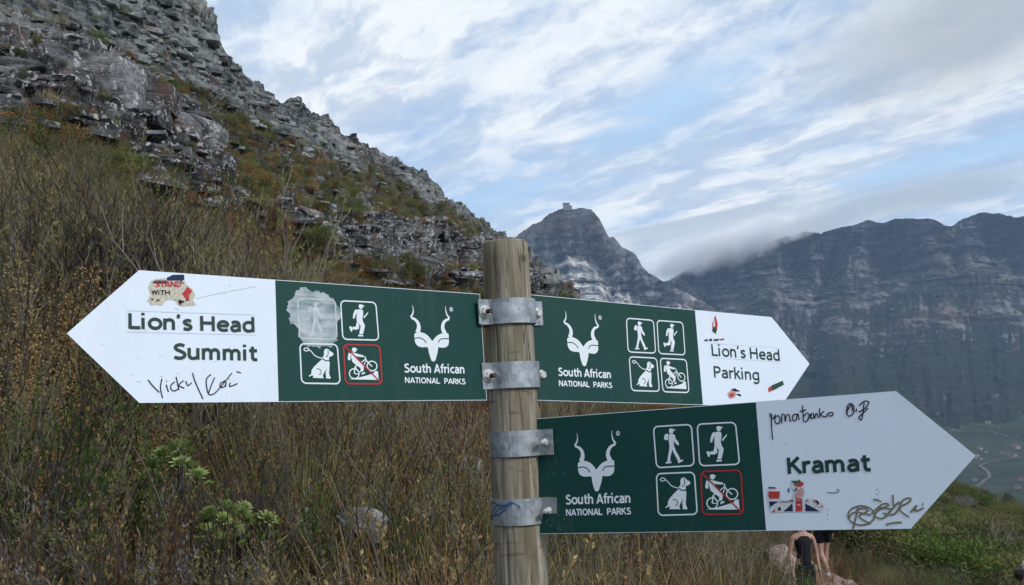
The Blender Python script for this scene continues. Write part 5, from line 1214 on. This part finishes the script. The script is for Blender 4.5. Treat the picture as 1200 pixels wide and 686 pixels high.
for nm, u, vt, d, me, sx, lab, cat in [
        ('leafy_shrub', 48, 425, 5.6, 0, 1., 'grey-green small-leaved shrub at the left below the golden plumes', 'shrub'),
        ('leafy_shrub', 112, 405, 6.2, 0, 1., 'small-leaved green shrub just under the tip of the summit board', 'shrub'),
        ('leafy_shrub', 140, 500, 5.2, 1, 1., 'olive shrub left of the higher bright-green rosette bush', 'shrub'),
        ('grey_shrub', 22, 540, 5.0, 2, 1.1, 'silvery lilac twiggy shrub at the left edge', 'shrub'),
        ('grey_shrub', 105, 598, 4.7, 2, 1.2, 'silvery lilac twiggy shrub low in the picture, left of the lower rosette bush', 'shrub'),
        ('grey_shrub', 335, 640, 4.8, 2, 1.3, 'pale lilac-grey shrub at the bottom right of the rosette bushes', 'shrub'),
        ('maroon_shrub', 510, 520, 6.4, 3, .9, 'dark maroon twiggy shrub left of the post below the board', 'shrub'),
        ('maroon_shrub', 30, 250, 12, 3, 1.2, 'reddish brown shrub against the rocks at the left edge', 'shrub'),
        ('leafy_shrub', 920, 650, 13.5, 0, 1.5, 'low bright-green bush in front of the person in the black top', 'bush'),
        ('leafy_shrub', 985, 668, 15, 1, 1.4, 'olive bush at the bottom just right of the two hikers', 'bush'),
        ('reed_tuft', 330, 485, 6.6, 'r', 1., 'tall yellow-green reed tuft right under the summit board seam', 'grass tuft'),
        ('reed_tuft', 375, 478, 7.2, 'r', 1., 'yellow-green reed tuft under the dog pictogram of the summit board', 'grass tuft'),
        ('reed_tuft', 488, 540, 6.0, 'r', .8, 'short yellow-green reed tuft between pale rocks left of the post', 'grass tuft'),
        ('reed_tuft', 450, 612, 5.0, 'q', 1.4, 'orange-brown restio tuft at the bottom, in front of the pale rock', 'grass tuft'),
        ('reed_tuft', 535, 622, 5.2, 'q', 1.2, 'orange-brown restio tuft at the bottom beside the post', 'grass tuft'),
        ('reed_tuft', 700, 612, 6.0, 'q', 1.1, 'brown restio tuft at the bottom right beside the post', 'grass tuft'),
        ('reed_tuft', 840, 618, 7.0, 'r', .8, 'yellow-green reed tuft below the cyclist pictogram of the lower board', 'grass tuft')]:
    p, h = stand(u, vt, d); split_thing(nm, rd if me == 'r' else rr2 if me == 'q' else gm[me], p, (h*sx, h*sx, h), lab, cat, None, ('stems', 'foliage'), u*.1)

# bright rosette bushes
def rosette(seed):
    rnd = random.Random(seed); b = PB()
    for k in range(34):
        a = k*2.4; el_ = .25+1.15*k/34; d = Vector((math.cos(a)*math.cos(el_), math.sin(a)*math.cos(el_), math.sin(el_))); l = .058*(1-.35*k/34)*rnd.uniform(.85, 1.1)
        side = d.cross(Vector((0, 0, 1))).normalized(); up_ = side.cross(d); b0 = len(b.v)
        for s_, w_, lift in ((0, .003, 0), (.45, .0065, .003), (.8, .0075, .004), (1., .0015, 0)):
            c = d*l*s_+up_*lift; b.v += [c-side*w_, c+up_*-.002, c+side*w_]
        for i in range(3):
            for j in (0, 1): q = b0+i*3+j; b.f.append((q, q+1, q+4, q+3)); b.m.append(0)
    return b.mesh('leaf_rosette', [M['bright']])
ROS = [rosette(k) for k in range(4)]
def rosette_bush(lab, heads, d, seed):
    rnd = random.Random(seed); us = [h_[0] for h_ in heads]; u0 = sum(us)/len(us)+4; p, h = stand(u0, 600, d); base = Vector(p)
    root = empty('rosette_bush', tuple(base), lab, 'bush')
    for (u, v) in heads:
        u += rnd.uniform(-5, 5); v += rnd.uniform(-4, 5); dq = d+rnd.uniform(-.25, .25); e = Vector(at(u, v, dq))-base; b = PB()
        mid = e*.5+Vector((rnd.uniform(-.05, .05), rnd.uniform(-.05, .05), -.08)); pts = [Vector((rnd.uniform(-.03, .03), 0, -.1)), mid*.5, mid, e*.8, e]
        b.tube(pts, .006, .0035, 0, 5); link('stem', b.mesh('stem', [M['darktwig']]), root)
        q = link('leaf_rosette', rnd.choice(ROS), root, e); s_ = rnd.uniform(.95, 1.35); q.scale = (s_, s_, s_); q.rotation_euler = (rnd.uniform(-.5, .5)+.55, rnd.uniform(-.6, .6), rnd.uniform(0, 6))
        for _ in range(1):
            e2 = e+Vector((rnd.uniform(-.07, .07), rnd.uniform(-.07, .07), rnd.uniform(-.09, -.01))); q = link('leaf_rosette', rnd.choice(ROS), root, e2); s_ = rnd.uniform(.5, .8); q.scale = (s_, s_, s_); q.rotation_euler = (rnd.uniform(-.2, 1.2), rnd.uniform(-.8, .8), rnd.uniform(0, 6))
rosette_bush('bright green rosette-leaved bush, the higher of two, below the summit lettering', [(182, 545), (193, 538), (205, 530), (216, 528), (178, 556), (200, 548), (190, 560), (210, 543), (222, 552), (213, 522), (232, 562), (205, 536)], 5.7, 1)
rosette_bush('bright green rosette-leaved bush, the lower and right-hand of two', [(262, 592), (252, 602), (272, 604), (240, 608), (284, 600), (258, 614), (276, 618), (246, 622), (300, 612), (262, 630), (232, 624), (268, 645), (290, 628), (310, 606), (255, 640), (282, 610)], 5.4, 2)

# pale boulders in the scrub
def boulder(q, lab, m_, seed):
    u, v, wp, hp, d = q; p = at(u, v, d); z = float(hz(p[0], p[1])[0]); w_ = wp/F*d; h_ = hp/F*d; top = p[2]+h_*.5
    hh = max(h_*1.25, min(top-z+.05, h_*2.2)); o = link('boulder', rock_mesh(seed, m_, 14, .07)); o.location = (p[0], p[1], top-hh/2); o.scale = (w_*1.1, w_*.9, hh*1.05); o.rotation_euler = (.05, .12, seed)
    tag(o, lab, 'rock')
def boulder_mat(name, c0, c1, c2):
    m, t, b = mat(name); c = t.node('ShaderNodeNewGeometry').outputs['Position']; n = t.noise(c, 9, 6, .65); n2 = t.noise(c, 30, 5, .6)
    t.set(b.inputs['Base Color'], t.mix(t.math('MULTIPLY', t.mapr(n2, .52, .62), .6), t.ramp(n, [(.35, c0), (.5, c1), (.65, c2)]), (.09, .085, .08))); bump(t, b, t.math('ADD', n, t.math('MULTIPLY', n2, .4)), .7, .03); return m
M['boulder'] = boulder_mat('pale grey boulder', (.13, .128, .125), (.25, .25, .255), (.40, .40, .42)); M['pinkrock'] = boulder_mat('pinkish boulder', (.17, .125, .11), (.30, .225, .20), (.40, .32, .29))
boulder(BLD[0], 'pale whitish boulder in the scrub, the largest left of the post', M['boulder'], 81)
boulder(BLD[1], 'small pale rock beside the lower rosette bush', M['boulder'], 82)
boulder(BLD[2], 'pale rock half hidden in scrub left of the lowest clamps', M['boulder'], 83)
boulder(BLD[3], 'reddish pale rock behind the short reed tuft', M['pinkrock'], 84)
boulder(BLD[4], 'pinkish earth-coloured boulder beside the path left of the hikers', M['pinkrock'], 85)
boulder(BLD[5], 'low pinkish rock beside the path right of the hikers', M['pinkrock'], 86)
boulder(BLD[6], 'pale rock seen in the gap between the two right-hand boards', M['boulder'], 87)

# single bushes one can tell apart on the slopes
cb_ = [norm_h(clump_bush(90+k, 'bush', [M['darktwig'], M[m_]], .9, .9, 4200, .030, 20)) for k, m_ in enumerate(['green', 'forest', 'olive', 'rust'])]
M['lime'] = leafmat('yellow-green bush leaves', [(.1, (.06, .085, .018)), (.5, (.11, .14, .03)), (.9, (.17, .19, .055))])
cb_.append(norm_h(clump_bush(95, 'bush', [M['darktwig'], M['lime']], .9, .9, 4200, .030, 20)))
for u, vt, d, wpx, k, lab in [
        (415, 210, 79, 52, 4, 'rounded fresh green bush high on the rocky hillside above the summit board'),
        (655, 338, 88, 20, 1, 'small dark bush on the ridge just right of the post top'), (688, 350, 92, 26, 3, 'brownish low bush on the ridge above the parking board'),
        (200, 118, 66, 24, 4, 'small yellow-green bush above the layered outcrop on the left'), (8, 168, 41, 50, 1, 'dark green bush at the left edge under the big rock faces'),
        (500, 208, 149, 14, 1, 'tiny dark bush on the skyline of the cliff above the kudu emblem'), (150, 60, 74, 34, 0, 'green bush on the ledge under the highest cliff'),
        (1100, 664, 22, 120, 4, 'wide yellow-green rounded bush at the bottom near the right corner'), (1172, 640, 31, 60, 4, 'bright green bush near the right edge above the bottom corner'),
        (1125, 626, 40, 55, 0, 'green rounded bush in the middle of the right-hand slope'), (1052, 636, 34, 60, 0, 'dark green bush under the point of the lower board'), (1030, 660, 25, 60, 2, 'olive bush right of the hikers, lower on the slope'),
        (1165, 585, 88, 60, 1, 'dark rounded bush near the crest of the right-hand slope'), (1100, 600, 76, 44, 2, 'olive bush right beside the edge of the lower board on the slope'), (1185, 612, 62, 40, 3, 'brown bush at the right edge of the slope')]:
    p, h = stand(u, vt, d); h = max(h, .5); ww = wpx/1200*d
    hh = min(h, ww*1.0); z_ = p[2]+h-hh
    split_thing('bush', cb_[k], (p[0], p[1], z_ if h-hh < .4 else p[2]), (ww/1.7, ww/1.7, hh if h-hh < .4 else h), lab, 'bush', None, ('stems', 'foliage'), u)

# ---------------------------------------------------------------- people
M['skin'] = flat('skin', (.40, .24, .18), .55, .35, .05, 30); M['black'] = flat('black cloth', (.012, .013, .018), .85, .2, .2, 60); M['hair'] = flat('dark hair', (.018, .013, .011), .5, .4, .2, 120)
M['shoe'] = flat('white shoe', (.62, .63, .65), .6); M['cap'] = flat('pale grey cap', (.42, .43, .45), .8); M['redcloth'] = flat('dusty red cloth', (.33, .10, .10), .8); M['eye'] = flat('dark eye', (.02, .015, .012), .3)
def skin_mesh(name, chains, m, root, levels=1):
    """chains: lists of (x, y, z, r); a chain may begin with ('@', key) to branch from a named joint"""
    vs = []; rad = []; ed = []; names = {}
    for ch in chains:
        prev = None
        for q in ch:
            if q[0] == '@': prev = names[q[1]]; continue
            vs.append(q[:3]); rad.append(q[3]); i = len(vs)-1
            if len(q) > 4: names[q[4]] = i
            if prev is not None: ed.append((prev, i))
            prev = i
    me = bpy.data.meshes.new(name); me.from_pydata(vs, ed, []); o = bpy.data.objects.new(name, me); COL.objects.link(o)
    sk = o.modifiers.new('skin', 'SKIN'); sk.use_smooth_shade = True; sb = o.modifiers.new('sub', 'SUBSURF'); sb.levels = levels; sb.render_levels = levels
    for i, d in enumerate(me.skin_vertices[0].data): d.radius = (rad[i], rad[i]); d.use_root = (i == 0)
    dg = bpy.context.evaluated_depsgraph_get(); m2 = bpy.data.meshes.new_from_object(o.evaluated_get(dg)); bpy.data.objects.remove(o)
    m2.name = name; m2.materials.clear(); m2.materials.append(m); return link(name, m2, root)
def person(loc_, rz, label, arms, legs, top, bottom, shoe, hair, backpack=False, cap=None, s=1.):
    root = empty('person', tuple(map(float, loc_)), label, 'person'); root.rotation_euler[2] = rz; root.scale = (s, s, s)      # faces -Y before turning
    ch = [[(0, .0, .95, .115, 'pel'), (0, .01, 1.08, .105), (0, .01, 1.22, .115), (0, .01, 1.36, .115, 'chest'), (0, .01, 1.45, .060), (0, 0, 1.52, .050), (0, -.01, 1.58, .072), (0, -.012, 1.66, .082), (0, -.002, 1.72, .060)]]
    for k, sd_ in enumerate((-1, 1)):
        elb, wri = arms[k]; sh = (sd_*.165, .01, 1.39)
        ch.append([('@', 'chest'), (*sh, .052), (*elb, .036), (*wri, .024, 'w%d' % k)])
        e = Vector(wri)-Vector(elb); e.normalize(); w0 = Vector(wri); palm = w0+e*.07; ch.append([('@', 'w%d' % k), (*palm, .026, 'p%d' % k)])
        acr = Vector((0, 1, 0)) if abs(e.y) < .8 else Vector((1, 0, 0))
        for f_, (o_, L_) in enumerate(((-.024, .062), (-.008, .074), (.008, .068), (.024, .052))):
            a = palm+acr*o_+e*.02; b_ = a+e*L_*.5; c = b_+e*L_*.45+Vector((-sd_*.014, 0, 0)); ch.append([('@', 'p%d' % k), (*a, .009), (*b_, .008), (*c, .007)])
        tb = w0+e*.03-acr*.028; ch.append([('@', 'w%d' % k), (*tb, .010), (*(tb+e*.035-acr*.012), .008)])
        kn, an = legs[k]; ch.append([('@', 'pel'), (sd_*.095, 0, .88, .088), (*kn, .055), (kn[0]*.5+an[0]*.5, kn[1]*.5+an[1]*.5+.02, kn[2]*.55+an[2]*.45, .052), (*an, .034), (an[0], an[1]-.10, max(.035, an[2]-.06), .034)])
    skin_mesh('body', ch, M['skin'], root)
    hd = [(0, -.012, 1.64, .1)]
    skin_mesh('top', [[(0, 0, .90, .135, 'a'), (0, .005, 1.0, .134), (0, .01, 1.10, .128), (0, .01, 1.24, .132), (0, .01, 1.345, .130, 'c'), (0.0, .012, 1.40, .10)]] + [[('@', 'c'), (sd_*.10, .015, 1.40, .050), (sd_*.105, .02, 1.445, .028)] for sd_ in (-1, 1)], top, root)
    lg = [[(0, 0, 1.03, .120, 't'), (0, 0, .94, .138, 'p')]]
    for k, sd_ in enumerate((-1, 1)):
        kn, an = legs[k]; kv = Vector(kn); hv = Vector((sd_*.095, 0, .86)); 
        if bottom == 'long': lg.append([('@', 'p'), (*hv, .10), (*kn, .066), (kn[0]*.5+an[0]*.5, kn[1]*.5+an[1]*.5+.02, kn[2]*.5+an[2]*.5, .060), (*(Vector(an)+Vector((0, 0, .06))), .044)])
        else: lg.append([('@', 'p'), (*hv, .104), (*hv.lerp(kv, .55), .088)])
    skin_mesh('leggings' if bottom == 'long' else 'shorts', lg, M['black'], root)
    for k in (0, 1):
        an = legs[k][1]; skin_mesh('shoe', [[(an[0], an[1]+.04, max(.045, an[2]-.03), .045), (an[0], an[1]-.05, max(.045, an[2]-.05), .046), (an[0], an[1]-.15, max(.035, an[2]-.06), .036)]], shoe, root)
    for sd_ in (-1, 1):
        skin_mesh('eye', [[(sd_*.03, -.088, 1.665, .008), (sd_*.036, -.088, 1.665, .007)]], M['eye'], root)
    skin_mesh('nose', [[(0, -.090, 1.665, .008), (0, -.103, 1.635, .012)]], M['skin'], root)
    hr = [[(0, .02, 1.74, .070, 'h'), (0, .045, 1.68, .086), (0, .055, 1.60, .070)]+([(0, .075, 1.48, .062), (0, .09, 1.36, .05), (0, .09, 1.28, .025)] if hair == 'long' else [])]
    skin_mesh('hair', hr, M['hair'], root)
    if cap: skin_mesh('cap', [[(0, .03, 1.735, .082), (0, -.02, 1.755, .085), (0, -.10, 1.72, .05), (0, -.16, 1.71, .03)]], cap, root)
    return root, skin_mesh
A0_ = [((-.23, .03, 1.12), (-.235, -.03, .88)), ((.23, .03, 1.12), (.225, -.05, .88))]
WALK = [((-.10, -.10, .50), (-.10, -.14, .09)), ((.10, .02, .48), (.10, .22, .12))]
p = at(945, 690, 16.0); z1 = float(hz(p[0], 16.)[0])
s1 = (float(at(943, 626, 16.)[2])-z1)/1.43
person((p[0], 16., z1), .12, 'hiker in a black sleeveless top and black leggings, partly behind the lower board', A0_, WALK, M['black'], 'long', M['black'], 'long', s=min(1.12, max(.85, s1)))

p = at(969, 676, 20.5); z2 = float(hz(p[0], 20.5)[0]); s2 = 1.
pr, _ = person((p[0], 20.5, z2), math.pi+.35, 'hiker in black with a black backpack and bare legs, walking behind the first hiker', A0_, [((-.10, -.12, .50), (-.10, -.16, .09)), ((.10, .0, .48), (.10, .20, .14))], M['black'], 'short', M['shoe'], 'long', s=min(1.1, max(.85, s2)))
bp = empty('backpack', tuple(map(float, (p[0], 20.5, z2))), 'black backpack on the back of the hiker farther away', 'backpack'); bp.rotation_euler[2] = math.pi+.35; bp.scale = pr.scale
skin_mesh('bag', [[(0, .18, .86, .12), (0, .22, 1.0, .15), (0, .21, 1.24, .145), (0, .18, 1.42, .08)]], M['black'], bp)
for sd_ in (-1, 1): skin_mesh('strap', [[(sd_*.09, .16, 1.42, .016), (sd_*.10, .02, 1.50, .016), (sd_*.10, -.11, 1.38, .016), (sd_*.12, -.10, 1.18, .016), (sd_*.11, .08, 1.06, .016)]], M['black'], bp)
p = at(1204, 686, 10.5); z3 = float(hz(p[0], 10.5)[0]); s3 = (float(at(1204, 659, 10.5)[2])-z3)/1.80
person((p[0], 10.5, z3), .9, 'person in a pale grey cap and dusty red top at the right edge', A0_, WALK, M['redcloth'], 'long', M['shoe'], 'short', cap=M['cap'], s=min(1.1, max(.8, s3)))

# ---------------------------------------------------------------- far away: cable station, valley houses, roads
M['wall'] = flat('painted house wall', (.30, .29, .275), .8, .2, .1, .3); M['roof'] = flat('house roof', (.16, .10, .085), .8, .2, .15, .3); M['concrete'] = flat('station stone', (.17, .17, .17), .9, .1, .1, .1); M['pane'] = flat('window glass', (.05, .06, .08), .15, .8)
def bxm(x0, x1, y0, y1, z0, z1): 
    v = [(x, y, z) for x in (x0, x1) for y in (y0, y1) for z in (z0, z1)]; return v, [(0, 1, 3, 2), (4, 6, 7, 5), (0, 4, 5, 1), (2, 3, 7, 6), (0, 2, 6, 4), (1, 5, 7, 3)]
st = at(663.5, 244, 3090); sr = empty('cable_station', tuple(map(float, (st[0], st[1]-10, st[2]-11))), 'small blocky cable station on top of the central peak', 'building'); sr.scale = (.85, .85, .8)
v, f = bxm(-11, 11, -10, 10, 0, 26); link('wall', np_mesh('wall', np.array(v), f, M['concrete']), sr); v, f = bxm(-12.5, 12.5, -11.5, 11.5, 26.01, 29); link('roof', np_mesh('roof', np.array(v), f, M['concrete']), sr)
v, f = bxm(11.1, 20, -8, 8, 0, 19); link('side_wing', np_mesh('side_wing', np.array(v), f, M['concrete']), sr)
def house(p, w_, l_, h_, rz, label=None, group=None):
    r = empty('house', tuple(map(float, p)), label, 'house', group); r.rotation_euler[2] = rz
    v, f = bxm(-w_/2, w_/2, -l_/2, l_/2, -4, h_); link('wall', np_mesh('wall', np.array(v), f, M['wall']), r)
    e = .6; v = [(-w_/2-e, -l_/2-e, h_+.02), (w_/2+e, -l_/2-e, h_+.02), (w_/2+e, l_/2+e, h_+.02), (-w_/2-e, l_/2+e, h_+.02), (-w_/2, 0, h_+2.6), (w_/2, 0, h_+2.6)]
    link('roof', np_mesh('roof', np.array(v), [(0, 1, 5, 4), (2, 3, 4, 5), (0, 4, 3), (1, 2, 5), (0, 3, 2, 1)], M['roof']), r)
rv = random.Random(9)
for i in range(22):
    u = rv.choice([rv.uniform(1120, 1200), rv.uniform(1165, 1200), rv.uniform(1085, 1200)]); v_ = rv.choice([rv.uniform(524, 540), rv.uniform(484, 500), rv.uniform(562, 575)])
    q = ground_hit(u, v_, 300, 3500); house(q, rv.uniform(8, 13), rv.uniform(6, 9), rv.uniform(2.5, 4), rv.uniform(0, 3), 'pale little house with a dark roof down in the wooded valley', 'houses scattered in the valley')
M['road'] = flat('pale gravel road', (.13, .125, .105), .9, .1, .1, .05)
def road(name, pxs, wd, label):
    P = np.array([ground_hit(u, v, 300, 3500) for u, v in pxs]); s = np.r_[0, np.cumsum(np.hypot(*np.diff(P[:, :2], axis=0).T))]; k = np.linspace(0, s[-1], 90); x = np.interp(k, s, P[:, 0]); y = np.interp(k, s, P[:, 1])
    ker = np.ones(7)/7; x = np.convolve(np.pad(x, 3, 'edge'), ker, 'valid'); y = np.convolve(np.pad(y, 3, 'edge'), ker, 'valid'); dx, dy = np.gradient(x), np.gradient(y); L = np.hypot(dx, dy); nx, ny = -dy/L, dx/L
    V = []
    for sg in (-1, 0, 1): V.append(np.stack([x+nx*wd*sg, y+ny*wd*sg, np.maximum(hz(x, y), hz(x+nx*wd*sg, y+ny*wd*sg))+1.2], -1))
    V = np.stack(V, 1).reshape(-1, 3); tag(link(name, np_mesh(name, V, grid_faces(90, 3)[:, ::-1].copy(), M['road'], True)), label, kind='structure')
road('road', [(1128, 578), (1150, 568), (1160, 560), (1158, 552), (1146, 548), (1165, 541), (1200, 536)], 3.2, 'pale road bending through the valley')
road('road', [(1100, 500), (1130, 508), (1160, 505), (1190, 514), (1200, 508)], 3.0, 'thin pale road along the foot of the mountain')

# ---------------------------------------------------------------- cloud spilling over the crest of the range
cmn = bpy.data.materials.new('crest cloud'); cmn.use_nodes = True; t = NT(cmn.node_tree); t.n.clear()
oc = t.node('ShaderNodeTexCoord').outputs['Object']; ln_ = t.vmath('LENGTH', oc) if False else None
vl = t.n.new('ShaderNodeVectorMath'); vl.operation = 'LENGTH'; t.l.new(oc, vl.inputs[0])
wp_ = t.node('ShaderNodeNewGeometry').outputs['Position']
nn_ = t.noise(wp_, .0105, 4, .6); dd_ = t.math('SUBTRACT', 1.0, vl.outputs['Value'])
den = t.math('MULTIPLY', t.mapr(t.math('ADD', dd_, t.math('MULTIPLY', t.math('SUBTRACT', nn_, .5), 2.0)), .10, .75), .026)
pv = t.n.new('ShaderNodeVolumePrincipled'); pv.inputs['Color'].default_value = (.995, .997, 1, 1); pv.inputs['Anisotropy'].default_value = .2; t.set(pv.inputs['Density'], den)
t.l.new(pv.outputs[0], t.n.new('ShaderNodeOutputMaterial').inputs['Volume'])
bm = bmesh.new(); bmesh.ops.create_icosphere(bm, subdivisions=3, radius=1); me = bpy.data.meshes.new('cloud'); bm.to_mesh(me); bm.free(); me.materials.append(cmn)
a_ = at(770, 318, 3700); b_ = at(940, 262, 3620); c_ = (a_+b_)/2; dv_ = Vector(b_-a_); L_ = dv_.length
cl = link('cloud', me); cl.location = c_; cl.rotation_euler = (0, -math.asin(dv_.z/L_), math.atan2(dv_.y, dv_.x)); cl.scale = (L_*.74, 170, 80)
tag(cl, 'soft grey-white cloud spilling over the crest of the far range', kind='stuff')
